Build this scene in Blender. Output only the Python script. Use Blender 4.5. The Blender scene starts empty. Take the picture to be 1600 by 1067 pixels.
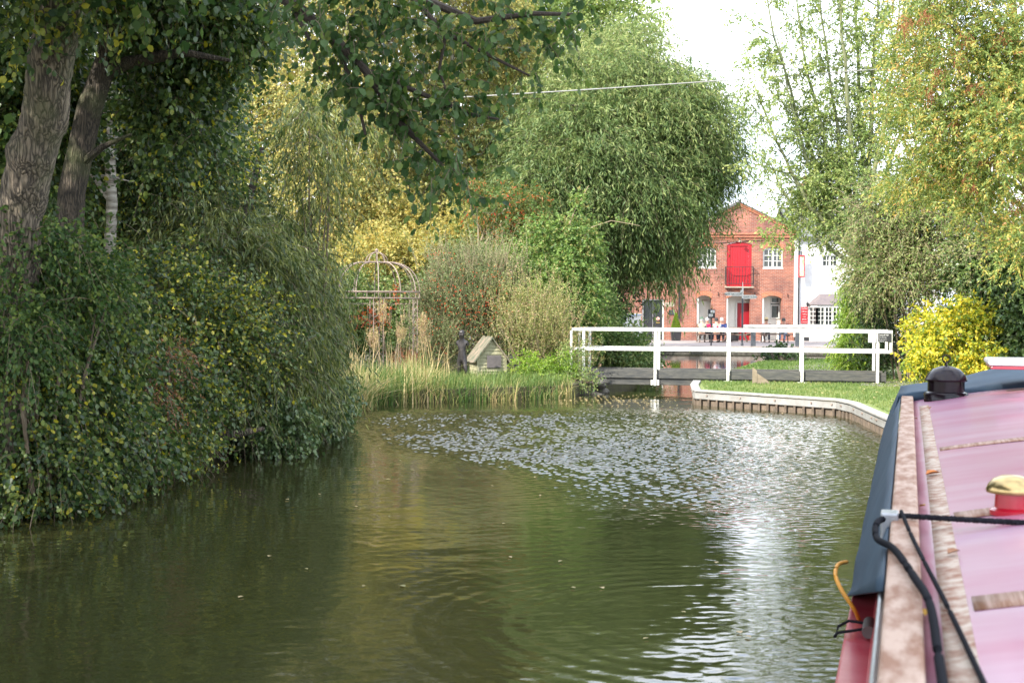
import bpy, bmesh, math, random
import numpy as np
from mathutils import Matrix, Vector
R = math.radians
scene = bpy.context.scene
COL = scene.collection
random.seed(7)

# ---------------------------------------------------------------- camera
F = 2222.0                       # focal length in photo pixels (1600 wide)
EYE = Vector((0, 0, 2.30))
cam_d = bpy.data.cameras.new("camera"); cam = bpy.data.objects.new("camera", cam_d); COL.objects.link(cam)
CM = Matrix.Rotation(R(90 - 1.52), 3, 'X') @ Matrix.Rotation(R(0.32), 3, 'Z')
cam.matrix_world = Matrix.Translation(EYE) @ CM.to_4x4()
cam_d.sensor_width = 36; cam_d.lens = 36 * F / 1600.0
cam_d.clip_start = 0.1; cam_d.clip_end = 4000
cam_d.dof.use_dof = True; cam_d.dof.focus_distance = 34; cam_d.dof.aperture_fstop = 5.6
scene.camera = cam

# ---------------------------------------------------------------- light
SUN = Vector((-0.60, -0.50, 0.62)).normalized()      # towards the sun
el = math.asin(SUN.z); az = math.atan2(SUN.x, SUN.y)
world = bpy.data.worlds.new("World"); scene.world = world; world.use_nodes = True
wn = world.node_tree; wn.nodes.clear()
def N(nt, t, **k):
    n = nt.nodes.new(t)
    for a, b in k.items(): setattr(n, a, b)
    return n
out = N(wn, 'ShaderNodeOutputWorld'); bg = N(wn, 'ShaderNodeBackground'); bg2 = N(wn, 'ShaderNodeBackground'); mx = N(wn, 'ShaderNodeMixShader')
sky = N(wn, 'ShaderNodeTexSky', sky_type='NISHITA', sun_disc=False)
sky.sun_elevation = el; sky.sun_rotation = az; sky.dust_density = 1.5; sky.air_density = 1.0
wn.links.new(sky.outputs[0], bg.inputs[0]); bg.inputs[1].default_value = 0.15
tc = N(wn, 'ShaderNodeTexCoord'); mp = N(wn, 'ShaderNodeMapping'); mp.inputs['Scale'].default_value = (1, 1, 2.2)
nz = N(wn, 'ShaderNodeTexNoise'); nz.inputs['Scale'].default_value = 2.3; nz.inputs['Detail'].default_value = 7; nz.inputs['Roughness'].default_value = 0.55
cr = N(wn, 'ShaderNodeValToRGB'); cr.color_ramp.elements[0].position = 0.30; cr.color_ramp.elements[1].position = 0.52
wn.links.new(tc.outputs['Generated'], mp.inputs[0]); wn.links.new(mp.outputs[0], nz.inputs[0]); wn.links.new(nz.outputs[0], cr.inputs[0])
nz2 = N(wn, 'ShaderNodeTexNoise'); nz2.inputs['Scale'].default_value = 4; nz2.inputs['Detail'].default_value = 6
cr2 = N(wn, 'ShaderNodeValToRGB'); cr2.color_ramp.elements[0].color = (0.62, 0.74, 0.95, 1); cr2.color_ramp.elements[1].color = (1.0, 1.0, 1.0, 1)
cr2.color_ramp.elements[0].position = 0.35; cr2.color_ramp.elements[1].position = 0.6
wn.links.new(mp.outputs[0], nz2.inputs[0]); wn.links.new(nz2.outputs[0], cr2.inputs[0]); wn.links.new(cr2.outputs[0], bg2.inputs[0])
bg2.inputs[1].default_value = 1.95
spz = N(wn, 'ShaderNodeSeparateXYZ'); wn.links.new(tc.outputs['Generated'], spz.inputs[0])
mr = N(wn, 'ShaderNodeMapRange'); mr.inputs[1].default_value = 0.28; mr.inputs[2].default_value = 0.62; mr.inputs[3].default_value = 1.0; mr.inputs[4].default_value = 0.85
wn.links.new(spz.outputs[2], mr.inputs[0]); mr2 = N(wn, 'ShaderNodeMath', operation='MULTIPLY'); lowc = N(wn, 'ShaderNodeMapRange'); lowc.inputs[1].default_value = 0.16; lowc.inputs[2].default_value = 0.32; lowc.inputs[3].default_value = 0.8; lowc.inputs[4].default_value = 0.0
mxx = N(wn, 'ShaderNodeMath', operation='MAXIMUM'); wn.links.new(spz.outputs[2], lowc.inputs[0]); wn.links.new(lowc.outputs[0], mxx.inputs[0]); wn.links.new(cr.outputs[0], mxx.inputs[1])
wn.links.new(mxx.outputs[0], mr2.inputs[0]); wn.links.new(mr.outputs[0], mr2.inputs[1])
wn.links.new(mr2.outputs[0], mx.inputs[0]); wn.links.new(bg.outputs[0], mx.inputs[1]); wn.links.new(bg2.outputs[0], mx.inputs[2]); wn.links.new(mx.outputs[0], out.inputs[0])
sd = bpy.data.lights.new("sun", 'SUN'); so = bpy.data.objects.new("sun", sd); COL.objects.link(so)
sd.energy = 5.0; sd.angle = R(0.6); sd.color = (1.0, 0.93, 0.82)
so.rotation_euler = SUN.to_track_quat('Z', 'Y').to_euler(); so.location = (-20, -20, 30)
scene.view_settings.view_transform = 'Standard'; scene.view_settings.look = 'None'; scene.view_settings.gamma = 1; scene.view_settings.exposure = 0.92
scene.view_settings.use_curve_mapping = False
scene.cycles.max_bounces = 6; scene.cycles.transparent_max_bounces = 4

# ---------------------------------------------------------------- helpers
def at(px, py, Y):
    """point at distance Y seen at photo position px,py"""
    d = CM @ Vector(((px - 800) / F, (533.5 - py) / F, -1)); t = Y / d.y
    return EYE + d * t
def onz(px, py, z):
    d = CM @ Vector(((px - 800) / F, (533.5 - py) / F, -1)); t = (z - EYE.z) / d.z
    return EYE + d * t

def tag(o, label=None, cat=None, group=None, kind=None):
    if label: o['label'] = label
    if cat: o['category'] = cat
    if group: o['group'] = group
    if kind: o['kind'] = kind
    return o
def thing(name, label, cat, loc=(0, 0, 0), rz=0, group=None):
    o = bpy.data.objects.new(name, None); COL.objects.link(o); o.location = loc; o.rotation_euler = (0, 0, rz)
    o.empty_display_size = 0.2
    return tag(o, label, cat, group)

class MB:
    def __init__(s): s.v = []; s.f = []; s.m = []; s.sm = []; s.T = None
    def add(s, vs, fs, m=0, sm=False):
        b = len(s.v)
        for p in vs:
            p = Vector(p)
            if s.T: p = s.T @ p
            s.v.append(p)
        for f in fs: s.f.append([b + i for i in f]); s.m.append(m); s.sm.append(sm)
        return s
    def box(s, a, b, m=0, bev=0):
        x0, y0, z0 = a; x1, y1, z1 = b
        if x0 > x1: x0, x1 = x1, x0
        if y0 > y1: y0, y1 = y1, y0
        if z0 > z1: z0, z1 = z1, z0
        return s.add([(x0,y0,z0),(x1,y0,z0),(x1,y1,z0),(x0,y1,z0),(x0,y0,z1),(x1,y0,z1),(x1,y1,z1),(x0,y1,z1)],
              [(0,3,2,1),(4,5,6,7),(0,1,5,4),(1,2,6,5),(2,3,7,6),(3,0,4,7)], m)
    def beam(s, p, q, w, h, m=0):
        p = Vector(p); q = Vector(q); d = (q - p).normalized()
        up = Vector((0, 0, 1)) if abs(d.z) < 0.95 else Vector((0, 1, 0))
        r = d.cross(up).normalized(); u = r.cross(d).normalized()
        vs = [c + r * (sx * w / 2) + u * (sz * h / 2) for c in (p, q) for sx, sz in ((-1,-1),(1,-1),(1,1),(-1,1))]
        return s.add(vs, [(0,1,2,3),(7,6,5,4),(0,4,5,1),(1,5,6,2),(2,6,7,3),(3,7,4,0)], m)
    def tube(s, pts, rad, n=8, m=0, cap=True):
        pts = [Vector(p) for p in pts]
        if not hasattr(rad, '__len__'): rad = [rad] * len(pts)
        vs = []; fs = []
        ref = Vector((0.13, 0.97, 0.21))
        for i, p in enumerate(pts):
            d = (pts[min(i+1, len(pts)-1)] - pts[max(i-1, 0)])
            if d.length < 1e-9: d = Vector((0,0,1))
            d.normalize()
            r = d.cross(ref)
            if r.length < 0.2: r = d.cross(Vector((1, 0, 0)))
            r.normalize(); u = r.cross(d)
            for k in range(n):
                a = 2 * math.pi * k / n
                vs.append(p + (r * math.cos(a) + u * math.sin(a)) * rad[i])
        for i in range(len(pts) - 1):
            for k in range(n):
                a = i*n + k; b = i*n + (k+1) % n
                fs.append((a, b, b + n, a + n))
        if cap:
            fs.append(tuple(range(n))[::-1]); fs.append(tuple((len(pts)-1)*n + k for k in range(n)))
        return s.add(vs, fs, m, True)
    def lathe(s, prof, c=(0,0,0), n=24, m=0):
        vs = []; fs = []
        for r, z in prof:
            for k in range(n):
                a = 2*math.pi*k/n; vs.append((c[0]+r*math.cos(a), c[1]+r*math.sin(a), c[2]+z))
        for i in range(len(prof)-1):
            for k in range(n):
                a = i*n+k; b = i*n+(k+1) % n; fs.append((a, b, b+n, a+n))
        fs.append(tuple(range(n))[::-1]); fs.append(tuple((len(prof)-1)*n+k for k in range(n)))
        return s.add(vs, fs, m, True)
    def prism(s, poly, y0, y1, m=0):
        """poly of (x,z) extruded along y"""
        n = len(poly)
        vs = [(x, y0, z) for x, z in poly] + [(x, y1, z) for x, z in poly]
        fs = [tuple(range(n)), tuple(range(2*n-1, n-1, -1))] + [(i, (i+n), (i+1) % n + n, (i+1) % n) for i in range(n)]
        return s.add(vs, fs, m)
    def build(s, name, mats, parent=None, bevel=0):
        me = bpy.data.meshes.new(name); me.from_pydata([tuple(v) for v in s.v], [], s.f)
        if not isinstance(mats, (list, tuple)): mats = [mats]
        for mm in mats: me.materials.append(mm)
        me.polygons.foreach_set('material_index', s.m); me.polygons.foreach_set('use_smooth', s.sm)
        bm = bmesh.new(); bm.from_mesh(me); bmesh.ops.recalc_face_normals(bm, faces=bm.faces); bm.to_mesh(me); bm.free()
        me.update()
        if any(s.sm): 
            try: me.set_sharp_from_angle(angle=R(40))
            except Exception: pass
        o = bpy.data.objects.new(name, me); COL.objects.link(o)
        if parent: o.parent = parent
        if bevel:
            b = o.modifiers.new('bevel', 'BEVEL'); b.width = bevel; b.segments = 2; b.limit_method = 'ANGLE'
        return o

# ---------------------------------------------------------------- materials
def new_mat(name):
    m = bpy.data.materials.new(name); m.use_nodes = True; nt = m.node_tree; nt.nodes.clear()
    o = N(nt, 'ShaderNodeOutputMaterial'); b = N(nt, 'ShaderNodeBsdfPrincipled'); nt.links.new(b.outputs[0], o.inputs[0])
    return m, nt, b, o
def mat(name, c1, c2=None, scale=4, rough=0.6, bump=0.0, detail=6, metal=0, spec=0.5, stretch=(1,1,1), lo=0.35, hi=0.65, coat=0, bscale=None):
    m, nt, b, o = new_mat(name)
    tc = N(nt, 'ShaderNodeTexCoord'); mp = N(nt, 'ShaderNodeMapping'); mp.inputs['Scale'].default_value = stretch
    nt.links.new(tc.outputs['Object'], mp.inputs[0])
    nz = N(nt, 'ShaderNodeTexNoise'); nz.inputs['Scale'].default_value = scale; nz.inputs['Detail'].default_value = detail; nz.inputs['Roughness'].default_value = 0.62
    nt.links.new(mp.outputs[0], nz.inputs[0])
    cr = N(nt, 'ShaderNodeValToRGB'); c2 = c2 or tuple(x * 0.75 for x in c1)
    cr.color_ramp.elements[0].color = (*c1, 1); cr.color_ramp.elements[1].color = (*c2, 1)
    cr.color_ramp.elements[0].position = lo; cr.color_ramp.elements[1].position = hi
    nt.links.new(nz.outputs[0], cr.inputs[0]); nt.links.new(cr.outputs[0], b.inputs['Base Color'])
    b.inputs['Roughness'].default_value = rough; b.inputs['Metallic'].default_value = metal
    b.inputs['Specular IOR Level'].default_value = spec
    if coat: b.inputs['Coat Weight'].default_value = coat; b.inputs['Coat Roughness'].default_value = 0.12
    if bump:
        n2 = N(nt, 'ShaderNodeTexNoise'); n2.inputs['Scale'].default_value = bscale or scale * 3; n2.inputs['Detail'].default_value = 5
        nt.links.new(mp.outputs[0], n2.inputs[0])
        bp = N(nt, 'ShaderNodeBump'); bp.inputs['Strength'].default_value = 1; bp.inputs['Distance'].default_value = bump
        nt.links.new(n2.outputs[0], bp.inputs['Height']); nt.links.new(bp.outputs[0], b.inputs['Normal'])
    return m
def leaf_mat(name, cols, trans=0.35, rough=0.5, spec=0.35):
    m, nt, b, o = new_mat(name)
    at_ = N(nt, 'ShaderNodeAttribute', attribute_name='tint')
    cr = N(nt, 'ShaderNodeValToRGB'); e = cr.color_ramp.elements
    while len(e) < len(cols): e.new(0.5)
    for i, c in enumerate(cols):
        if len(c) == 4: e[i].position = c[3]
        else: e[i].position = i / (len(cols) - 1)
        e[i].color = (*c[:3], 1)
    nt.links.new(at_.outputs['Fac'], cr.inputs[0]); nt.links.new(cr.outputs[0], b.inputs['Base Color'])
    b.inputs['Roughness'].default_value = rough; b.inputs['Specular IOR Level'].default_value = spec
    tr = N(nt, 'ShaderNodeBsdfTranslucent'); hs = N(nt, 'ShaderNodeHueSaturation'); hs.inputs['Value'].default_value = 1.5; hs.inputs['Saturation'].default_value = 1.1
    nt.links.new(cr.outputs[0], hs.inputs['Color']); nt.links.new(hs.outputs[0], tr.inputs[0])
    mx = N(nt, 'ShaderNodeMixShader'); mx.inputs[0].default_value = trans
    nt.links.new(b.outputs[0], mx.inputs[1]); nt.links.new(tr.outputs[0], mx.inputs[2]); nt.links.new(mx.outputs[0], o.inputs[0])
    return m
def brick_mat(name, c1, c2, cm, mottle=0.5):
    m, nt, b, o = new_mat(name)
    tc = N(nt, 'ShaderNodeTexCoord'); sp = N(nt, 'ShaderNodeSeparateXYZ'); cb = N(nt, 'ShaderNodeCombineXYZ')
    ad = N(nt, 'ShaderNodeMath', operation='ADD')
    nt.links.new(tc.outputs['Object'], sp.inputs[0]); nt.links.new(sp.outputs[0], ad.inputs[0]); nt.links.new(sp.outputs[1], ad.inputs[1])
    nt.links.new(ad.outputs[0], cb.inputs[0]); nt.links.new(sp.outputs[2], cb.inputs[1])
    br = N(nt, 'ShaderNodeTexBrick'); br.inputs['Scale'].default_value = 1; br.inputs['Brick Width'].default_value = 0.235; br.inputs['Row Height'].default_value = 0.078
    br.inputs['Mortar Size'].default_value = 0.009; br.inputs['Color1'].default_value = (*c1, 1); br.inputs['Color2'].default_value = (*c2, 1); br.inputs['Mortar'].default_value = (*cm, 1)
    br.inputs['Bias'].default_value = -0.1
    nt.links.new(cb.outputs[0], br.inputs[0])
    nz = N(nt, 'ShaderNodeTexNoise'); nz.inputs['Scale'].default_value = 1.1; nz.inputs['Detail'].default_value = 8; nz.inputs['Roughness'].default_value = 0.7
    nt.links.new(cb.outputs[0], nz.inputs[0])
    cr = N(nt, 'ShaderNodeValToRGB'); cr.color_ramp.elements[0].color = (1-mottle, 1-mottle, 1-mottle*0.8, 1); cr.color_ramp.elements[1].color = (1.15, 1.12, 1.1, 1)
    cr.color_ramp.elements[0].position = 0.3; cr.color_ramp.elements[1].position = 0.62
    nt.links.new(nz.outputs[0], cr.inputs[0])
    mx = N(nt, 'ShaderNodeMix', data_type='RGBA', blend_type='MULTIPLY'); mx.inputs[0].default_value = 1
    nt.links.new(br.outputs[0], mx.inputs[6]); nt.links.new(cr.outputs[0], mx.inputs[7]); nt.links.new(mx.outputs[2], b.inputs['Base Color'])
    b.inputs['Roughness'].default_value = 0.85
    bp = N(nt, 'ShaderNodeBump'); bp.inputs['Distance'].default_value = 0.01; nt.links.new(br.outputs['Fac'], bp.inputs['Height']); bp.invert = True
    nt.links.new(bp.outputs[0], b.inputs['Normal'])
    return m

M = {}
M['white_paint'] = mat('white_paint', (0.64, 0.64, 0.61), (0.42, 0.43, 0.36), scale=7, rough=0.6, lo=0.52, hi=0.78)
M['old_white'] = mat('old_white', (0.62, 0.62, 0.60), (0.36, 0.35, 0.32), scale=5, rough=0.7, lo=0.45, hi=0.75, bump=0.01)
M['black_timber'] = mat('black_timber', (0.045, 0.048, 0.05), (0.10, 0.098, 0.085), scale=3, rough=0.75, stretch=(1, 1, 5), bump=0.008)
M['timber'] = mat('timber', (0.30, 0.24, 0.17), (0.2, 0.16, 0.11), scale=5, rough=0.8, stretch=(1, 1, 4))
M['table_wood'] = mat('table_wood', (0.20, 0.14, 0.11), (0.12, 0.085, 0.07), scale=6, rough=0.75)
M['brick'] = brick_mat('brick', (0.37, 0.128, 0.080), (0.25, 0.085, 0.058), (0.38, 0.28, 0.22), 0.5)
M['white_brick'] = mat('white_brick', (0.70, 0.70, 0.70), (0.60, 0.60, 0.60), scale=3, rough=0.7)
M['cream'] = mat('cream', (0.82, 0.81, 0.74), (0.72, 0.71, 0.64), scale=2, rough=0.7)
M['slate'] = mat('slate', (0.09, 0.10, 0.10), (0.15, 0.155, 0.14), scale=5, rough=0.6, stretch=(1, 1, 3), bump=0.02)
M['tile_roof'] = mat('tile_roof', (0.13, 0.11, 0.12), (0.18, 0.15, 0.15), scale=6, rough=0.7)
M['red_door'] = mat('red_door', (0.50, 0.012, 0.022), (0.40, 0.012, 0.022), scale=2, rough=0.4)
M['dark_red'] = mat('dark_red', (0.36, 0.01, 0.02), (0.28, 0.01, 0.02), scale=2, rough=0.4)
M['black_paint'] = mat('black_paint', (0.02, 0.022, 0.026), (0.035, 0.035, 0.04), scale=4, rough=0.35)
M['post_grey'] = mat('post_grey', (0.05, 0.06, 0.075), (0.08, 0.09, 0.1), scale=5, rough=0.5)
M['stone'] = mat('stone', (0.42, 0.36, 0.28), (0.32, 0.28, 0.22), scale=4, rough=0.85)
M['dark_stone'] = mat('dark_stone', (0.14, 0.13, 0.11), (0.07, 0.065, 0.055), scale=4, rough=0.9, bump=0.05)
M['glass'] = mat('glass', (0.02, 0.025, 0.03), (0.06, 0.07, 0.07), scale=1.5, rough=0.08, spec=0.7)
M['brass_plate'] = mat('brass_plate', (0.6, 0.42, 0.16), rough=0.35, metal=1)
M['plaque'] = mat('plaque', (0.05, 0.055, 0.065), rough=0.4)
M['terracotta'] = mat('terracotta', (0.45, 0.17, 0.09), (0.35, 0.13, 0.07), scale=4, rough=0.8)
M['iron'] = mat('iron', (0.24, 0.18, 0.15), (0.33, 0.26, 0.22), scale=8, rough=0.7)
M['bronze'] = mat('bronze', (0.035, 0.032, 0.035), (0.06, 0.055, 0.055), scale=5, rough=0.38, metal=0.5)
M['clapboard'] = mat('clapboard', (0.36, 0.34, 0.22), (0.24, 0.24, 0.14), scale=6, rough=0.8)
M['felt'] = mat('felt', (0.26, 0.20, 0.15), (0.09, 0.11, 0.07), scale=5, rough=0.85, bump=0.02)
M['dark_grey'] = mat('dark_grey', (0.10, 0.09, 0.09), (0.15, 0.13, 0.13), scale=8, rough=0.8)
M['edging'] = mat('edging', (0.36, 0.355, 0.34), (0.24, 0.23, 0.21), scale=4, rough=.8, lo=.4, hi=.7, bump=.01)
M['steel'] = mat('steel', (0.33, 0.33, 0.32), (0.25, 0.24, 0.22), scale=3, rough=0.55, bump=0.006)
M['pile'] = mat('pile', (0.20, 0.15, 0.11), (0.10, 0.08, 0.06), scale=5, rough=0.8, bump=0.01)
M['bark'] = mat('bark', (0.27, 0.23, 0.18), (0.10, 0.085, 0.065), scale=11, rough=0.95, stretch=(1, 1, 0.16), bump=0.09, bscale=16, lo=.42, hi=.6)
def bark_mat(name, c1, c2, sc=9):
    m, nt, b, o = new_mat(name); tc = N(nt, 'ShaderNodeTexCoord'); mp = N(nt, 'ShaderNodeMapping'); mp.inputs['Scale'].default_value = (1, 1, .16); mp.inputs['Rotation'].default_value = (0, R(-14), 0)
    nt.links.new(tc.outputs['Object'], mp.inputs[0]); nz = N(nt, 'ShaderNodeTexNoise'); nz.inputs['Scale'].default_value = sc; nz.inputs['Detail'].default_value = 3
    nt.links.new(mp.outputs[0], nz.inputs[0]); ad = N(nt, 'ShaderNodeMix', data_type='RGBA', blend_type='LINEAR_LIGHT'); ad.inputs[0].default_value = .12
    nt.links.new(mp.outputs[0], ad.inputs[6]); nt.links.new(nz.outputs['Color'], ad.inputs[7])
    vo = N(nt, 'ShaderNodeTexVoronoi', feature='DISTANCE_TO_EDGE'); vo.inputs['Scale'].default_value = sc * 2.0; nt.links.new(ad.outputs[2], vo.inputs[0])
    cr = N(nt, 'ShaderNodeValToRGB'); cr.color_ramp.elements[0].color = (*c2, 1); cr.color_ramp.elements[1].color = (*c1, 1); cr.color_ramp.elements[0].position = .0; cr.color_ramp.elements[1].position = .22
    n2 = N(nt, 'ShaderNodeTexNoise'); n2.inputs['Scale'].default_value = 60; n2.inputs['Detail'].default_value = 6; nt.links.new(mp.outputs[0], n2.inputs[0])
    n3 = N(nt, 'ShaderNodeTexNoise'); n3.inputs['Scale'].default_value = 2.2; n3.inputs['Detail'].default_value = 5; nt.links.new(tc.outputs['Object'], n3.inputs[0])
    nt.links.new(vo.outputs['Distance'], cr.inputs[0])
    mu = N(nt, 'ShaderNodeMix', data_type='RGBA', blend_type='MULTIPLY'); mu.inputs[0].default_value = .7; nt.links.new(cr.outputs[0], mu.inputs[6]); nt.links.new(n2.outputs[0], mu.inputs[7])
    gr = N(nt, 'ShaderNodeMix', data_type='RGBA'); gm = N(nt, 'ShaderNodeMapRange'); gm.inputs[1].default_value = .5; gm.inputs[2].default_value = .75; gm.inputs[4].default_value = .6; nt.links.new(n3.outputs[0], gm.inputs[0]); nt.links.new(gm.outputs[0], gr.inputs[0])
    gr.inputs[7].default_value = (.09, .11, .04, 1); nt.links.new(mu.outputs[2], gr.inputs[6]); nt.links.new(gr.outputs[2], b.inputs['Base Color']); b.inputs['Roughness'].default_value = .95
    bp = N(nt, 'ShaderNodeBump'); bp.inputs['Distance'].default_value = .04; sm = N(nt, 'ShaderNodeMath', operation='ADD'); nt.links.new(vo.outputs['Distance'], sm.inputs[0]); ml = N(nt, 'ShaderNodeMath', operation='MULTIPLY'); ml.inputs[1].default_value = .25; nt.links.new(n2.outputs[0], ml.inputs[0]); nt.links.new(ml.outputs[0], sm.inputs[1]); nt.links.new(sm.outputs[0], bp.inputs['Height']); nt.links.new(bp.outputs[0], b.inputs['Normal'])
    return m
M['bark_stem'] = bark_mat('bark_stem', (0.15, 0.12, 0.09), (0.03, 0.026, 0.022), 12)
M['bark'] = bark_mat('bark', (0.34, 0.28, 0.21), (0.05, 0.042, 0.035))
M['bark_dark'] = mat('bark_dark', (0.07, 0.055, 0.045), (0.035, 0.028, 0.022), scale=6, rough=0.95, stretch=(1, 1, 0.25), bump=0.03)
M['bark_green'] = mat('bark_green', (0.22, 0.24, 0.13), (0.14, 0.15, 0.08), scale=5, rough=0.9, stretch=(1, 1, 0.3))
M['birch'] = mat('birch', (0.50, 0.47, 0.42), (0.12, 0.10, 0.08), scale=6, rough=0.8, stretch=(0.4, 0.4, 2))
M['twig'] = mat('twig', (0.12, 0.09, 0.06), (0.20, 0.16, 0.11), scale=3, rough=0.9)
M['twig_pale'] = mat('twig_pale', (0.34, 0.28, 0.18), (0.26, 0.2, 0.13), scale=3, rough=0.9)
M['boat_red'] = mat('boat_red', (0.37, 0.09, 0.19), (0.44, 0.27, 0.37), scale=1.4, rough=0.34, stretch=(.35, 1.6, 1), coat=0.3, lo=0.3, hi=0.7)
M['gunwale_red'] = mat('gunwale_red', (0.42, 0.02, 0.05), (0.5, 0.1, 0.12), scale=3, rough=0.35, coat=0.3)
M['bare_rail'] = mat('bare_rail', (0.25, 0.125, 0.075), (0.46, 0.33, 0.26), scale=9, rough=0.75, stretch=(1.6, 0.45, 1), lo=0.38, hi=0.6, bump=0.003)
M['bare_strip'] = mat('bare_strip', (0.46, 0.38, 0.31), (0.24, 0.11, 0.065), scale=12, rough=0.8, lo=0.42, hi=0.62, bump=0.004)
M['band'] = mat('band', (0.22, 0.10, 0.05), (0.42, 0.28, 0.22), scale=45, rough=0.6, stretch=(1.0, 0.05, 1), lo=0.4, hi=0.62)
M['canvas'] = mat('canvas', (0.018, 0.045, 0.08), (0.03, 0.065, 0.105), scale=3, rough=0.7, bump=0.01, bscale=2)
M['brass'] = mat('brass', (0.55, 0.42, 0.20), (0.42, 0.30, 0.14), scale=9, rough=0.28, metal=1)
M['vent_red'] = mat('vent_red', (0.5, 0.01, 0.03), rough=0.25, coat=0.4)
M['gloss_black'] = mat('gloss_black', (0.004, 0.004, 0.008), (0.012, 0.005, 0.008), scale=3, rough=0.2, spec=.3)
M['rope'] = mat('rope', (0.008, 0.008, 0.012), (0.02, 0.02, 0.026), scale=60, rough=0.9, spec=.2)
M['rubber'] = mat('rubber', (0.006, 0.007, 0.012), rough=0.85, spec=.1)
M['alu'] = mat('alu', (0.40, 0.42, 0.45), (0.3, 0.31, 0.33), scale=20, rough=0.32, metal=0.8)
M['yellow_hose'] = mat('yellow_hose', (0.75, 0.33, 0.03), rough=0.5)
M['white_gloss'] = mat('white_gloss', (0.8, 0.8, 0.8), rough=0.3)
M['blue_paint'] = mat('blue_paint', (0.012, 0.03, 0.08), rough=0.4)
M['pale_blue'] = mat('pale_blue', (0.2, 0.32, 0.5), rough=0.5)
M['sign_red'] = mat('sign_red', (0.45, 0.02, 0.03), rough=0.5)
M['skin'] = mat('skin', (0.55, 0.32, 0.24), (0.48, 0.27, 0.2), scale=6, rough=0.6)
def flat(name, c, r=0.8): M[name] = mat(name, c, tuple(x*0.8 for x in c), scale=12, rough=r); return M[name]

M['leaf_alder'] = leaf_mat('leaf_alder', [(0.025, 0.06, 0.018), (0.05, 0.10, 0.028), (0.09, 0.15, 0.04), (0.18, 0.23, 0.05)], 0.32, 0.5, 0.3)
M['leaf_shade'] = leaf_mat('leaf_shade', [(0.022, 0.05, 0.018), (0.05, 0.095, 0.03), (0.095, 0.15, 0.04), (0.16, 0.21, 0.05), (0.46, 0.42, 0.05)], 0.3, 0.4, 0.5)
M['leaf_osier'] = leaf_mat('leaf_osier', [(0.04, 0.07, 0.022), (0.10, 0.135, 0.04), (0.18, 0.21, 0.06), (0.30, 0.30, 0.08)], 0.3, 0.4, 0.5)
M['leaf_willow'] = leaf_mat('leaf_willow', [(0.075, 0.13, 0.045), (0.14, 0.205, 0.07), (0.24, 0.30, 0.10), (0.36, 0.38, 0.16)], 0.32, 0.5, 0.3)
M['leaf_birch'] = leaf_mat('leaf_birch', [(0.16, 0.20, 0.06), (0.30, 0.31, 0.10), (0.46, 0.41, 0.14), (0.58, 0.45, 0.14)], 0.42)
M['leaf_ivy'] = leaf_mat('leaf_ivy', [(0.06, 0.12, 0.03), (0.12, 0.21, 0.05), (0.22, 0.32, 0.08), (0.30, 0.26, 0.10)], 0.3)
M['leaf_cotoneaster'] = leaf_mat('leaf_cotoneaster', [(0.08, 0.14, 0.05), (0.15, 0.21, 0.08), (0.25, 0.29, 0.12), (0.36, 0.34, 0.17)], 0.25)
M['leaf_sumac'] = leaf_mat('leaf_sumac', [(0.07, 0.13, 0.03, 0.0), (0.12, 0.18, 0.05, .25), (0.22, 0.2, 0.06, .5), (0.48, 0.16, 0.05, .72), (0.55, 0.06, 0.03, 1.0)], 0.4)
M['weed'] = leaf_mat('weed', [(0.16, 0.22, 0.06), (0.32, 0.33, 0.12), (0.50, 0.42, 0.20), (0.50, 0.32, 0.22)], 0.3)
M['reed'] = leaf_mat('reed', [(0.07, 0.14, 0.03), (0.14, 0.21, 0.06), (0.32, 0.30, 0.12), (0.55, 0.44, 0.22), (0.65, 0.5, 0.28)], 0.3)
M['leaf_poplar'] = leaf_mat('leaf_poplar', [(0.13, 0.20, 0.06), (0.22, 0.30, 0.09), (0.34, 0.41, 0.14), (0.46, 0.46, 0.16)], 0.4)
M['leaf_ash'] = leaf_mat('leaf_ash', [(0.13, 0.20, 0.06), (0.22, 0.30, 0.09), (0.38, 0.41, 0.12), (0.58, 0.46, 0.12), (0.54, 0.28, 0.12)], 0.4)
M['leaf_lime'] = leaf_mat('leaf_lime', [(0.11, 0.19, 0.03), (0.22, 0.34, 0.05), (0.38, 0.46, 0.08)], 0.4)
M['leaf_yew'] = leaf_mat('leaf_yew', [(0.02, 0.05, 0.02), (0.04, 0.08, 0.03), (0.06, 0.11, 0.045)], 0.15)
M['leaf_yellow'] = leaf_mat('leaf_yellow', [(0.12, 0.20, 0.04), (0.30, 0.36, 0.05), (0.62, 0.56, 0.06), (0.74, 0.60, 0.08)], 0.35)
M['leaf_hedge'] = leaf_mat('leaf_hedge', [(0.07, 0.13, 0.04), (0.14, 0.22, 0.065), (0.24, 0.31, 0.10), (0.34, 0.34, 0.13)], 0.3)
M['leaf_dark_ivy'] = leaf_mat('leaf_dark_ivy', [(0.045, 0.09, 0.035), (0.09, 0.15, 0.05), (0.18, 0.24, 0.08)], 0.2, 0.35, 0.6)
M['leaf_far'] = leaf_mat('leaf_far', [(0.05, 0.09, 0.035), (0.09, 0.14, 0.05), (0.15, 0.19, 0.07)], 0.25)
M['grass_blade'] = leaf_mat('grass_blade', [(0.07, 0.13, 0.03), (0.14, 0.21, 0.055), (0.26, 0.28, 0.10)], 0.3)
M['weed_rust'] = leaf_mat('weed_rust', [(0.22, 0.09, 0.04), (0.34, 0.15, 0.08)], .2)
M['berry'] = mat('berry', (0.55, 0.04, 0.02), (0.6, 0.12, 0.03), scale=20, rough=0.35)
M['seed'] = mat('seed', (0.28, 0.10, 0.04), (0.2, 0.08, 0.03), scale=10, rough=0.8)

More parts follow.
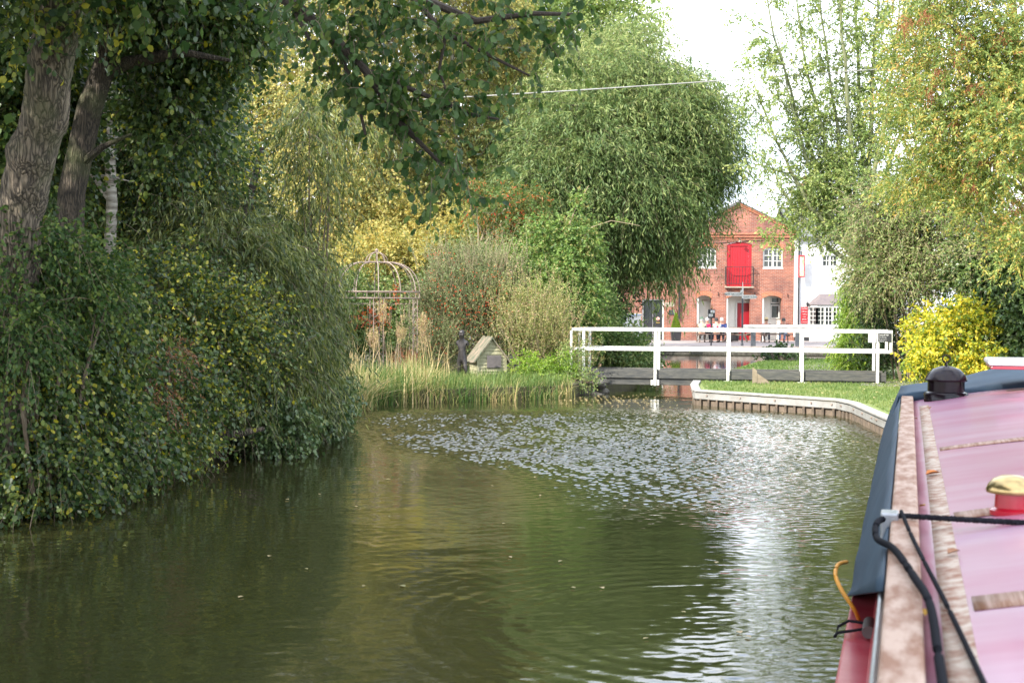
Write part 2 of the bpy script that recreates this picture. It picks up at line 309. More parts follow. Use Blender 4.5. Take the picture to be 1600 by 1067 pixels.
# ---------------------------------------------------------------- foliage engine (numpy)
UP = np.array([0, 0, 1.0])
def nrm(a): return a / np.maximum(np.linalg.norm(a, axis=-1, keepdims=True), 1e-9)
def ruv(rng, n): return nrm(rng.normal(size=(n, 3)))
def np_mesh(name, V, Fc, nper, mats, parent, tint=None, midx=None):
    me = bpy.data.meshes.new(name)
    nf = len(Fc) // nper
    me.vertices.add(len(V)); me.vertices.foreach_set('co', V.astype(np.float32).ravel())
    me.loops.add(nf * nper); me.loops.foreach_set('vertex_index', Fc.astype(np.int32))
    me.polygons.add(nf); me.polygons.foreach_set('loop_start', np.arange(0, nf * nper, nper, dtype=np.int32))
    if not isinstance(mats, (list, tuple)): mats = [mats]
    for m in mats: me.materials.append(m)
    if tint is not None:
        a = me.attributes.new('tint', 'FLOAT', 'FACE'); a.data.foreach_set('value', tint.astype(np.float32))
    if midx is not None: me.polygons.foreach_set('material_index', midx.astype(np.int32))
    me.update(calc_edges=True)
    o = bpy.data.objects.new(name, me); COL.objects.link(o)
    if parent: o.parent = parent
    return o
def leaves(rng, P, A, Ln, W, tint, shape='lance', upb=0.6):
    """P positions, A axis; returns V, F, tint arrays (quads)"""
    n = len(P)
    A = nrm(A); Q = nrm(ruv(rng, n) + UP * upb)
    S = nrm(np.cross(A, Q)); Nn = np.cross(S, A)
    L = Ln[:, None]; w = W[:, None]
    if shape == 'lance':
        V = np.stack([P, P + A*L*0.42 + S*w*0.5, P + A*L - Nn*L*0.12, P + A*L*0.42 - S*w*0.5], 1)
        Fq = np.arange(n*4).reshape(n, 4)
        return V.reshape(-1, 3), Fq.ravel(), tint
    V = np.stack([P, P + A*L*0.28 + S*w*0.46 + Nn*w*0.10, P + A*L*0.72 + S*w*0.42 + Nn*w*0.08, P + A*L - Nn*L*0.05,
                  P + A*L*0.72 - S*w*0.42 + Nn*w*0.08, P + A*L*0.28 - S*w*0.46 + Nn*w*0.10], 1)
    b = np.arange(n)[:, None] * 6
    Fq = np.concatenate([b + np.array([0, 1, 2, 3]), b + np.array([3, 4, 5, 0])], 1)
    return V.reshape(-1, 3), Fq.ravel(), np.repeat(tint, 2)
def twigs(rng, P, D, L, droop, r0, seg=3):
    """thin 3-sided tubes along the strands"""
    n = len(P); ts = np.linspace(0, 1, seg + 1); sd = nrm(np.cross(D, ruv(rng, n))); s2 = np.cross(D, sd)
    V = []
    for t in ts:
        c = P + D * (L * t)[:, None] - UP * (droop * L * t * t)[:, None]; r = r0 * (1 - 0.75 * t)
        for k in range(3):
            a = 2*math.pi*k/3; V.append(c + (sd*math.cos(a) + s2*math.sin(a)) * r)
    V = np.stack(V, 1); m = 3 * (seg + 1); b = np.arange(n)[:, None] * m; fs = []
    for i in range(seg):
        for k in range(3):
            a = i*3 + k; c = i*3 + (k+1) % 3; fs.append(b + np.array([a, c, c+3, a+3]))
    return V.reshape(-1, 3), np.concatenate(fs, 1).ravel()
def E(px, py, Y, rx, rz, ry):
    """ellipsoid centred on photo position at distance Y, radii in photo px (x,z) and metres (y)"""
    c = at(px, py, Y); s = Y / F
    return (c.x, c.y, c.z, rx * s, ry, rz * s)
def sample(rng, ells, n, shell=0.45, zmin=0.05):
    w = np.array([(e[3]*e[5])**1.0 * (e[6] if len(e) > 6 else 1) for e in ells]); w /= w.sum()
    idx = rng.choice(len(ells), n, p=w); Ea = np.array([e[:6] for e in ells])[idx]
    d = ruv(rng, n); r = rng.random(n) ** shell
    ph = idx * 1.7 + 0.6
    bump = 1 + 0.13 * np.sin(5 * d[:, 0] + ph) * np.sin(4.3 * d[:, 2] + 2 * ph) + 0.10 * np.sin(9 * d[:, 2] + ph * 3 + 3 * d[:, 0]) + 0.08 * rng.normal(size=n)
    P = Ea[:, :3] + d * Ea[:, 3:6] * (r * bump)[:, None]
    O = nrm(d / Ea[:, 3:6])
    k = P[:, 2] > zmin
    return P[k], O[k]
def foliage(name, parent, mtl, ells, clumps, per, seed, L=0.5, k=8, leaf=0.07, aspect=0.6, droop=0.2, hang=0.2, out=0.6, up=0.0,
            cr=0.35, shape='lance', tmean=0.4, tvar=0.25, shell=0.45, zmin=0.05, tw=0.3, twr=0.006, twm=None, upb=0.6, tz=0.0, spread=0.5, twname='twigs'):
    rng = np.random.default_rng(seed)
    C, O = sample(rng, ells, clumps, shell, zmin)
    nC = len(C); ct = rng.normal(tmean, tvar * 0.6, nC)
    idx = np.repeat(np.arange(nC), per); n = len(idx)
    P = C[idx] + rng.normal(size=(n, 3)) * cr * 0.5
    D = nrm(O[idx] * out + ruv(rng, n) * spread + UP * up)
    Ls = L * rng.uniform(0.6, 1.3, n)
    dr = droop * rng.uniform(0.5, 1.5, n)
    t = (np.arange(k)[None, :] + rng.random((n, k))) / k
    pos = P[:, None] + D[:, None] * (Ls[:, None] * t)[..., None] - UP * (dr[:, None] * Ls[:, None] * t * t)[..., None]
    tan = D[:, None] - UP * (2 * dr[:, None] * t)[..., None]
    pos = pos.reshape(-1, 3); tan = nrm(tan.reshape(-1, 3)); m = len(pos)
    A = tan * 0.6 + ruv(rng, m) * 0.75 - UP * hang
    tt = np.clip(ct[idx].repeat(k) + rng.normal(0, tvar, m) + tz * (pos[:, 2] - C[:, 2].mean()), 0, 1)
    ls = leaf * rng.uniform(0.6, 1.3, m)
    keep = pos[:, 2] > max(zmin - 0.05, 0.02)
    V, Fq, tq = leaves(rng, pos[keep], A[keep], ls[keep], ls[keep] * aspect, tt[keep], shape, upb)
    o = np_mesh(name, V, Fq, 4, mtl, parent, tq)
    if tw > 0:
        s = rng.random(n) < tw
        V, Fq = twigs(rng, P[s], D[s], Ls[s], dr[s], twr)
        np_mesh(twname, V, Fq, 4, twm or M['twig'], parent)
    return o, C
def limbs(name, parent, mtl, trunk, rads, targets, seed=0, n=14, r=0.04, sides=10, branch_from=0.35, sub=2):
    rng = random.Random(seed); mb = MB()
    trunk = [Vector(p) for p in trunk]
    # refine trunk with small wobble
    pts = []; rr = []
    for i in range(len(trunk) - 1):
        for j in range(6):
            t = j / 6; p = trunk[i].lerp(trunk[i+1], t); w = rads[i] * 0.12
            pts.append(p + Vector((rng.uniform(-w, w), rng.uniform(-w, w), 0))); rr.append((rads[i] * (1-t) + rads[i+1] * t) * rng.uniform(0.94, 1.06))
    pts.append(trunk[-1]); rr.append(rads[-1])
    mb.tube(pts, rr, sides)
    idx = list(range(len(targets))); rng.shuffle(idx)
    for i in idx[:n]:
        tg = Vector(targets[i]); k = int(len(pts) * (branch_from + (1 - branch_from) * rng.random() * 0.95)); k = min(k, len(pts) - 1)
        # start below the target
        cand = [q for q in range(int(len(pts)*branch_from), len(pts)) if pts[q].z < tg.z - 0.15]
        if cand: k = rng.choice(cand[-6:])
        s = pts[k]; r0 = min(rr[k] * 0.6, r * 1.6); q = []; qs = []
        side = Vector((rng.uniform(-1, 1), rng.uniform(-1, 1), rng.uniform(0, 1))) * (tg - s).length * 0.14
        for j in range(8):
            t = j / 7; p = s.lerp(tg, t) + side * math.sin(t * math.pi) + Vector((rng.uniform(-1, 1), rng.uniform(-1, 1), rng.uniform(-1, 1))) * 0.03 * (tg-s).length * (0 < j < 7)
            q.append(p); qs.append(r0 * (1 - t) ** 0.8 + 0.008)
        mb.tube(q, qs, 6)
        for _ in range(sub):
            j = rng.randint(2, 6); tg2 = q[j] + Vector((rng.uniform(-1, 1), rng.uniform(-1, 1), rng.uniform(-0.3, 0.9))) * (tg - s).length * 0.4
            mb.tube([q[j], q[j].lerp(tg2, 0.5) + side * 0.1, tg2], [qs[j] * 0.6, qs[j] * 0.4, 0.006], 5)
    return mb.build(name, mtl, parent)
def tree(name, label, cat, trunk, rads, ells, mtl, clumps, per, seed, bark='bark_dark', nl=16, lr=0.05, group=None, bf=0.35, sub=2, **k):
    t = thing(name, label, cat, (0, 0, 0), 0, group)
    o, C = foliage('crown', t, M[mtl], ells, clumps, per, seed, twname='twigs', **k)
    limbs('trunk', t, M[bark], trunk, rads, [tuple(c) for c in C], seed, nl, lr, branch_from=bf, sub=sub)
    return t
def shrub(name, label, cat, ells, mtl, clumps, per, seed, group=None, stems=8, base_z=0.3, bark='twig', **k):
    t = thing(name, label, cat, (0, 0, 0), 0, group)
    o, C = foliage('foliage', t, M[mtl], ells, clumps, per, seed, twname='twigs', **k)
    rng = random.Random(seed); mb = MB(); cx = sum(e[0] for e in ells) / len(ells); cy = sum(e[1] for e in ells) / len(ells)
    for i in range(stems):
        c = C[rng.randrange(len(C))]; b = Vector((cx + (c[0]-cx)*0.4, cy + (c[1]-cy)*0.4, base_z)); tg = Vector(c)
        mb.tube([b, b.lerp(tg, 0.5) + Vector((rng.uniform(-.1, .1), rng.uniform(-.1, .1), 0.1)), tg], [0.025, 0.018, 0.006], 5)
    mb.build('stems', M[bark], t)
    return t
def blades(name, parent, mtl, P, H, W, seed, lean=0.35, tint=None, tmean=0.5, tvar=0.3):
    rng = np.random.default_rng(seed); n = len(P); a = rng.random(n) * 2 * math.pi
    d = np.stack([np.cos(a), np.sin(a), np.zeros(n)], 1); s = np.stack([-np.sin(a + rng.normal(0, .8, n)), np.cos(a), np.zeros(n)], 1); s = nrm(s)
    ln = lean * np.abs(rng.normal(0, 1, n)); rows = []
    for t, w in ((0, 1), (0.4, 0.9), (0.75, 0.6), (1.0, 0.08)):
        c = P + UP * (H * (t - 0.25 * ln * t * t))[:, None] + d * (H * ln * t * t)[:, None]
        rows += [c - s * (W * w / 2)[:, None], c + s * (W * w / 2)[:, None]]
    V = np.stack(rows, 1); b = np.arange(n)[:, None] * 8
    Fq = np.concatenate([b + np.array([2*i, 2*i+1, 2*i+3, 2*i+2]) for i in range(3)], 1).ravel()
    tt = np.clip(rng.normal(tmean, tvar, n), 0, 1) if tint is None else tint
    return np_mesh(name, V.reshape(-1, 3), Fq, 4, mtl, parent, np.repeat(tt, 3))

# ---------------------------------------------------------------- water
def build_water():
    rng = np.random.default_rng(3)
    xs = np.concatenate([[-300, -120, -50, -25, -14], np.arange(-6.5, 9.5, 0.030), [14, 25, 50, 120, 300]])
    ys = [-60, -20, -4, 2]; y = 5.0
    while y < 62: ys.append(y); y += 0.02 + 0.0009 * (y - 5) + (0.008 * max(0, y - 36))
    ys += [66, 80, 100, 200, 500]; ys = np.array(ys)
    X, Y = np.meshgrid(xs, ys)
    def band(nw, l0, l1, slope, seed, aniso=0.0):
        r = np.random.default_rng(seed); Z = np.zeros_like(X)
        for i in range(nw):
            lam = math.exp(r.uniform(math.log(l0), math.log(l1))); kk = 2*math.pi/lam; a = r.normal(math.pi/2, aniso) if aniso else r.uniform(0, math.pi)
            Z += np.cos(kk * (X*math.cos(a) + Y*math.sin(a)) + r.uniform(0, 6.28)) * (slope * math.sqrt(2.0/nw) / kk)
        return Z
    low = band(10, 3, 9, 1.0, 5) ; low = low / low.std()
    calm = band(30, 0.09, 0.30, 0.016, 11, 0.6) + band(12, 0.5, 1.5, 0.006, 12, 0.5)
    chop = band(46, 0.085, 0.20, 0.50, 21, 0.7)
    med = band(36, 0.085, 0.18, 0.065, 31, 0.8)
    sg = lambda v: 1 / (1 + np.exp(-v))
    # wind patch across the far pool, its near edge running diagonally
    edge = 25.6 - 2.1 * (X + 3.0) + 0.35 * low
    edge = np.maximum(edge, 17.2 + 0.5 * low)
    patch = sg((Y - edge) * 1.3) * sg((30.6 + 0.5 * low - Y) * 1.6) * sg((X + 3.0 + 0.3 * low) * 2.5) * (0.35 + 0.65 * sg((0.145 * Y - .3 - X) * 1.6)) * (0.85 + 0.15 * np.sin(low * 2.1 + X * 1.3))
    right = sg((X - (0.115 * Y + 0.4) + 0.25 * low) * 2.6) * (Y < 60)
    gust = 0.55 + 0.45 * np.sin(low * 1.1)
    cx, cy = 1.6, 10.2; rr = np.hypot(X - cx, Y - cy)
    rings = 0.0013 * np.cos(2*math.pi*rr/0.21 + 0.6*low) * np.exp(-((rr - 1.9) / 1.0) ** 2) * sg((Y - 6.2)*3) * (0.4 + 0.6*sg(-(X - cx) * 2))
    rings += 0.0005 * np.cos(2*math.pi*np.hypot(X + 6, Y - 9)/0.26) * np.exp(-((Y - 9.5) / 2.5) ** 2) * gust * 0.7
    Z = calm + chop * patch + med * right * (0.5 + 0.5 * gust) * (1 - patch) + rings
    fade = sg((X + 6.3) * 6) * sg((9.2 - X) * 6) * sg((60 - Y) * 0.4)
    fade = fade * np.where(Y > 36, np.exp(-(Y - 36) / 14) * 0.8 + 0.05, 1)
    Z = Z * fade
    ny, nx = X.shape
    V = np.stack([X, Y, Z], 2).reshape(-1, 3)
    i = (np.arange(ny - 1)[:, None] * nx + np.arange(nx - 1)[None, :]).ravel()
    Fq = np.stack([i, i + 1, i + nx + 1, i + nx], 1).ravel()
    m, nt, b, o = new_mat('canal_water')
    nz = N(nt, 'ShaderNodeTexNoise'); nz.inputs['Scale'].default_value = 0.7; nz.inputs['Detail'].default_value = 4
    tc = N(nt, 'ShaderNodeTexCoord'); nt.links.new(tc.outputs['Object'], nz.inputs[0])
    cr = N(nt, 'ShaderNodeValToRGB'); cr.color_ramp.elements[0].color = (0.024, 0.026, 0.009, 1); cr.color_ramp.elements[1].color = (0.036, 0.037, 0.014, 1)
    nt.links.new(nz.outputs[0], cr.inputs[0]); nt.links.new(cr.outputs[0], b.inputs['Base Color'])
    b.inputs['Roughness'].default_value = 0.02; b.inputs['IOR'].default_value = 1.47
    n2 = N(nt, 'ShaderNodeTexNoise'); n2.inputs['Scale'].default_value = 26; n2.inputs['Detail'].default_value = 2
    nt.links.new(tc.outputs['Object'], n2.inputs[0])
    bp = N(nt, 'ShaderNodeBump'); bp.inputs['Distance'].default_value = 0.0004; nt.links.new(n2.outputs[0], bp.inputs['Height']); nt.links.new(bp.outputs[0], b.inputs['Normal'])
    o = np_mesh('water', V, Fq, 4, m, None)
    o.data.polygons.foreach_set('use_smooth', np.ones(len(o.data.polygons), dtype=bool))
    tag(o, kind='structure')
build_water()

# ---------------------------------------------------------------- ground
def soil_mat(name, c1, c2, c3=None, scale=2.5):
    return mat(name, c1, c2, scale=scale, rough=0.95, bump=0.02, bscale=30)
M['lawn'] = soil_mat('lawn', (0.13, 0.18, 0.045), (0.20, 0.24, 0.08), scale=3)
M['soil'] = soil_mat('soil', (0.06, 0.05, 0.035), (0.10, 0.10, 0.04))
M['gravel'] = mat('gravel', (0.30, 0.27, 0.26), (0.22, 0.20, 0.19), scale=30, rough=0.95, bump=0.01)
M['paving'] = mat('paving', (0.33, 0.29, 0.28), (0.25, 0.22, 0.21), scale=3, rough=0.85)
M['coping'] = mat('coping', (0.20, 0.15, 0.13), (0.30, 0.27, 0.24), scale=3, rough=0.85)
def land(name, outline, z, mtl, slope=None, side=None):
    """flat-topped land with sides going below the water"""
    bm = bmesh.new(); top = [bm.verts.new((x, y, z)) for x, y in outline]; bot = [bm.verts.new((x, y, -1.2)) for x, y in outline]
    bm.faces.new(top); n = len(top)
    for i in range(n): f = bm.faces.new((top[i], bot[i], bot[(i+1) % n], top[(i+1) % n])); f.material_index = 1
    bmesh.ops.recalc_face_normals(bm, faces=bm.faces)
    me = bpy.data.meshes.new(name); bm.to_mesh(me); bm.free(); me.materials.append(mtl); me.materials.append(side or M['soil'])
    o = bpy.data.objects.new(name, me); COL.objects.link(o); tag(o, kind='structure'); return o
gb = MB(); gb.add([(-1500, -600, -1.25), (1500, -600, -1.25), (1500, 2400, -1.25), (-1500, 2400, -1.25)], [(0, 1, 2, 3)]); tag(gb.build('ground', M['soil']), kind='structure')
LB = [(-6.2, -20), (-6.0, 8), (-5.75, 14.2), (-5.0, 17), (-4.7, 19.4), (-3.9, 22.8), (-3.4, 27.5), (-3.2, 31.8), (-2, 32.9), (-.6, 33.6), (.7, 34.4), (1.5, 35.2), (1.8, 36.3), (2.1, 38.6), (3.2, 41.5), (4.3, 44.5), (4.0, 50), (2.4, 55), (-10, 58), (-90, 60), (-90, -20)]
land('left_bank', LB, 0.30, M['soil'])
RB = [(4.35, 32.65), (6.85, 30.0), (6.95, 28.6), (6.75, 26), (6.6, 24), (6.55, 16), (5.2, 9), (2.8, 0), (0.8, -8), (0, -20), (60, -20), (90, 53), (20, 53.4), (12, 53), (9.6, 52.2), (8.4, 49.2), (7.1, 44.8), (6.2, 42.2), (5.2, 39.5), (4.8, 37.0), (4.5, 35.2)]
land('lawn_bank', RB, 0.315, M['lawn'])
Q = 67.0
land('quay', [(-90, Q), (90, Q), (1400, 300), (1400, 1900), (-1400, 1900), (-1400, 300)], 0.33, M['paving'], side=M['dark_stone'])
cp = MB(); cp.box((-60, Q - 0.06, 0.12), (60, Q + 0.45, 0.345)); tag(cp.build('quay_edge', M['coping'], bevel=0.02), kind='structure')
pth = MB(); pth.add([(x, y, 0.326) for x, y in [(8.3, 41.2), (12.5, 40.8), (13.5, 45.5), (10.5, 48.3), (8.9, 46.2)]], [(0, 1, 2, 3, 4)]); tag(pth.build('gravel_path', M['gravel']), kind='structure')
pth = MB(); pth.add([(x, y, 0.326) for x, y in [(8.6, 35.2), (11.5, 33.8), (14, 35.0), (13, 38.3), (9.2, 37.0)]], [(0, 1, 2, 3, 4)]); tag(pth.build('worn_path', M['gravel']), kind='structure')
far = MB()
rngf = random.Random(4)
hp = [(-300 + i * 20, 5 + 4 * math.sin(i * 0.5) + rngf.uniform(-1, 1)) for i in range(31)]
far.add([(x, 300, 0) for x, h in hp] + [(x, 330, h) for x, h in hp] + [(x, 420, 0) for x, h in hp],
        [(i, i+1, 32+i, 31+i) for i in range(30)] + [(31+i, 32+i, 63+i, 62+i) for i in range(30)])
tag(far.build('hills', M['leaf_far']), kind='structure')

# lawn grass blades
def pts_in(poly, n, seed, bias=None):
    rng = np.random.default_rng(seed); P = np.array(poly); x0, y0 = P.min(0); x1, y1 = P.max(0); outp = []
    c = 0
    while c < n:
        q = rng.random((n * 2, 2)) * [x1 - x0, y1 - y0] + [x0, y0]; ins = np.zeros(len(q), bool); j = len(P) - 1
        for i in range(len(P)):
            a, b = P[i], P[j]
            cond = ((a[1] > q[:, 1]) != (b[1] > q[:, 1])) & (q[:, 0] < (b[0] - a[0]) * (q[:, 1] - a[1]) / (b[1] - a[1] + 1e-12) + a[0]); ins ^= cond; j = i
        outp.append(q[ins]); c += ins.sum()
    return np.concatenate(outp)[:n]
def grass(name, poly, n, z, h, seed, tm=0.5, w=0.012):
    q = pts_in(poly, n, seed); rng = np.random.default_rng(seed + 1)
    P = np.concatenate([q, np.full((len(q), 1), z)], 1); patch = np.sin(q[:, 0] * 2.1 + 1.3 * np.sin(q[:, 1] * 1.7)) * 0.16
    t = np.clip(rng.normal(tm, 0.2, len(q)) + patch, 0, 1)
    o = blades(name, None, M['grass_blade'], P, h * rng.uniform(0.5, 1.4, len(q)), np.full(len(q), w), seed, 0.6, t)
    return o
LAWN = [(4.5, 33.0), (6.95, 30.3), (7.2, 28.6), (6.95, 26), (6.8, 22), (14, 20), (15, 39.5), (5.4, 39.6), (4.9, 37)]
tag(grass('lawn_grass', LAWN, 70000, 0.31, 0.055, 5, 0.55, 0.014), 'short sunlit lawn grass on the bank in front of the white bridge', 'grass', kind='stuff')
PEN = [(5.4, 39.6), (7.2, 44.8), (8.5, 49.1), (9.7, 52), (12, 52.8), (20, 53), (20, 39.6)]
tag(grass('bank_grass', PEN, 40000, 0.31, 0.07, 6, 0.3, 0.02), 'greener rough grass on the bank beyond the white bridge', 'grass', kind='stuff')

# ---------------------------------------------------------------- bank edging
def edging():
    t = thing('bank_edging', 'pale steel edging with brown sheet piles round the lawn corner', 'canal edging')
    line = [Vector((x, y, 0)) for x, y in [(4.8, 36.6), (4.5, 34.8), (4.27, 32.6), (6.5, 30.05), (6.85, 29.6), (6.93, 28.6), (6.72, 26), (6.57, 24), (6.5, 20), (6.5, 16)]]
    w = MB(); cap = MB(); pl = MB()
    for i in range(len(line) - 1):
        a, b = line[i], line[i+1]; d = (b - a); L = d.length; d.normalize(); nr = Vector((d.y, -d.x, 0))
        if i == 0: nr = -nr if nr.x > 0 else nr
        nr = Vector((-abs(nr.x) if i in (0, 1) or i > 3 else nr.x, nr.y, 0)); 
        if i in (2, 3): nr = Vector((-abs(nr.x), -abs(nr.y), 0))
        o = nr * 0.07
        w.beam(a + o + Vector((0, 0, 0.222)), b + o + Vector((0, 0, 0.222)), 0.05, 0.15)
        cap.beam(a + o * 0.4 + Vector((0, 0, 0.335)), b + o * 0.4 + Vector((0, 0, 0.335)), 0.20, 0.05)
        n = max(1, int(L / 0.24))
        for j in range(n):
            p = a.lerp(b, (j + 0.5) / n)
            pl.beam(p + nr * 0.055 + Vector((0, 0, -0.5)), p + nr * 0.055 + Vector((0, 0, 0.158)), 0.03, 0.155)
            if j % 4 == 1: bolt = MB(); bolt.tube([p + nr * 0.09 + Vector((0, 0, 0.24)), p + nr * 0.12 + Vector((0, 0, 0.24))], 0.022, 8); bolt.build('bolt', M['iron'], t)
        pl.beam(a + nr * 0.02 + Vector((0, 0, -0.2)), b + nr * 0.02 + Vector((0, 0, -0.2)), 0.03, 0.72)
    cap.build('capping', M['edging'], t, 0.012); w.build('waling', M['steel'], t, 0.01); pl.build('sheet_piles', M['pile'], t)
edging()

# ---------------------------------------------------------------- bridge
def bridge():
    A = at(912, 578, 37.4); Bp = at(1371, 585, 36.1); A.z = Bp.z = 0
    d = (Bp - A); L = d.length; d.normalize(); ang = math.atan2(d.y, d.x)
    t = thing('footbridge', 'low white-railed timber footbridge with black beams across the canal neck', 'bridge', (A.x, A.y, 0), ang)
    W = 1.25; x0, x1 = -0.12, L + 0.22
    bt = MB()
    n = 4
    for y in (0.06, W - 0.06):
        for i in range(n):
            a = x0 if i == 0 else L * i / n + 0.05; b = x1 if i == n - 1 else L * (i + 1) / n - 0.05
            bt.box((a, y - 0.05, 0.375), (b, y + 0.05, 0.595))
    for y in (0.10, W - 0.10): bt.box((x0, y - 0.04, 0.20), (x1 - 0.05, y + 0.04, 0.365))
    bt.build('beams', M['black_timber'], t, 0.008)
    dk = MB(); x = x0 + 0.02
    while x < x1 - 0.16: dk.box((x, 0.14, 0.44), (x + 0.14, W - 0.14, 0.49)); x += 0.155
    dk.build('deck', M['timber'], t)
    for side, y in (('front', -0.03), ('back', W + 0.03)):
        for i in range(5):
            p = MB(); x = L * i / n
            p.box((x - 0.037, y - 0.03, 0.19), (x + 0.037, y + 0.03, 1.60)); s = -1 if side == 'front' else 1
            p.box((x - 0.11, y + 0.035 * s - 0.012, 0.20), (x - 0.055, y + 0.035 * s + 0.03, 0.34)); p.box((x + 0.055, y + 0.035 * s - 0.012, 0.20), (x + 0.11, y + 0.035 * s + 0.03, 0.34))
            p.build('post', M['white_paint'], t, 0.005)
        r = MB()
        y2 = y
        x_end = L + 0.36
        r.box((-0.32, y - 0.045, 1.60), (x_end, y + 0.045, 1.677)); r.box((-0.28, y - 0.037, 1.09), (x_end, y + 0.033, 1.168))
        r.box((x_end - 0.075, y - 0.035, 1.168), (x_end - 0.002, y + 0.035, 1.60))
        r.build('handrail', M['white_paint'], t, 0.006)
    # splayed wing at the left end
    for x, y in ((-0.32, -0.1), (-0.2, W * 0.5)):
        wg = MB(); wg.box((x - 0.03, y - 0.03, 0.35), (x + 0.03, y + 0.03, 1.598))
        wg.build('wing_post', M['white_paint'], t, 0.005)
    # sign plates on the right end
    def sign(name, label, xa, xb, za, zb, m, lines, tm, fs, parent=None):
        s = thing(name, label, 'sign', (A.x, A.y, 0), ang); b = MB(); b.box((xa, -0.085, za), (xb, -0.077, zb)); b.build('plate', m, s)
        z = zb - fs * 1.15
        for ln, k in lines:
            text(ln, 'lettering', tm, s, (xa + 0.02, -0.0872, z), fs * k, 'LEFT'); z -= fs * 1.25
        return s
    sign('notice_plate', 'white square notice hung left of the last bridge post', L - 0.245, L - 0.02 - 0.025, 1.37, 1.585, M['white_gloss'], [('Canal bridge', .8), ('Please take', .7), ('care', .7), ('Thank you', .7)], M['faint_ink'], 0.038)
    sign('notice_plate', 'black notice with white writing on the bridge rail end', L + 0.0, L + 0.325, 1.385, 1.593, M['black_paint'], [('Swing Bridge', 1.1), ('No mooring', .85), ('Please close the', .7), ('bridge after use', .7)], M['white_gloss'], 0.042)
    return t
M['faint_ink'] = mat('faint_ink', (0.5, 0.5, 0.52), rough=0.7)
def text(s, name, m, parent, loc, size, align='CENTER', rz=0, ext=0.002):
    c = bpy.data.curves.new(name, 'FONT'); c.body = s; c.size = size; c.align_x = align; c.extrude = ext; c.resolution_u = 2
    o = bpy.data.objects.new(name, c); COL.objects.link(o); o.rotation_euler = (R(90), 0, rz)
    dg = bpy.context.evaluated_depsgraph_get(); me = bpy.data.meshes.new_from_object(o.evaluated_get(dg)); bpy.data.objects.remove(o)
    o = bpy.data.objects.new(name, me); COL.objects.link(o); me.materials.clear(); me.materials.append(m)
    o.rotation_euler = (R(90), 0, rz); o.location = loc; o.parent = parent
    return o
bridge()
# stone abutment and board
ab = MB(); rr = random.Random(5)
for i in range(16):
    x = 1.7 + rr.uniform(0, 0.75); y = 36.2 + rr.uniform(0, 1.6); z = rr.uniform(-0.1, 0.3); s = rr.uniform(0.14, 0.3)
    ab.lathe([(0.05, -s*0.7), (s*0.8, -s*0.45), (s, 0), (s*0.75, s*0.4), (0.06, s*0.55)], (x, y, z), 7)
tag(ab.build('stone_abutment', M['dark_stone']), 'mossy dark rubble stone under the left end of the footbridge', 'stonework')
bd = thing('timber_prop', 'pale timber board with sloping brace leaning on the bridge beam', 'timber', tuple(at(1176, 590, 35.75).xy) + (0.32,))
b = MB(); b.prism([(0, 0), (0.11, 0), (0.11, 0.33), (0.0, 0.42)], 0, 0.05); b.build('upright', M['timber'], bd)
b = MB(); b.prism([(0.113, 0), (0.46, 0), (0.36, 0.10), (0.113, 0.27)], 0.01, 0.045); b.build('brace', M['timber'], bd)

# ---------------------------------------------------------------- buildings
WX, WY, WZ = 12.60, 79.0, 0.33      # centre line of the gabled front
def fz(py): return WZ + (533 - py) / 28.1
def fx(px): return (px - 1153) / 28.1
def arch_pts(xa, xb, zs, rise, n=8):
    c = (xa + xb) / 2; h = (xb - xa) / 2
    return [(c + h * math.cos(math.pi * (1 - i / n)) , zs + rise * math.sin(math.pi * i / n)) for i in range(n + 1)]
def seg_arch(xa, xb, zs, rise, n=8):
    return [(xa + (xb - xa) * i / n, zs + rise * (1 - (2 * i / n - 1) ** 2)) for i in range(n + 1)]
def wall_with_openings(mb, x0, x1, z0, z1, ops, y0, y1, m=0):
    """ops: (xa, xb, za, zspring, rise), non-overlapping in x or stacked; vertical strips"""
    xs = sorted(set([x0, x1] + [o[0] for o in ops] + [o[1] for o in ops]))
    for a, b in zip(xs[:-1], xs[1:]):
        col = sorted([o for o in ops if o[0] <= a + 1e-6 and o[1] >= b - 1e-6], key=lambda o: o[2]); z = z0
        lower = None
        for o in col + [None]:
            top = o[2] if o else z1
            if top - z > 1e-4 or lower:
                if lower:
                    arc = seg_arch(a, b, lower[3], lower[4]); poly = arc + [(b, top), (a, top)]
                    mb.prism(poly, y0, y1, m)
                elif top > z: mb.prism([(a, z), (b, z), (b, top), (a, top)], y0, y1, m)
            lower = o; z = o[3] if o else z1
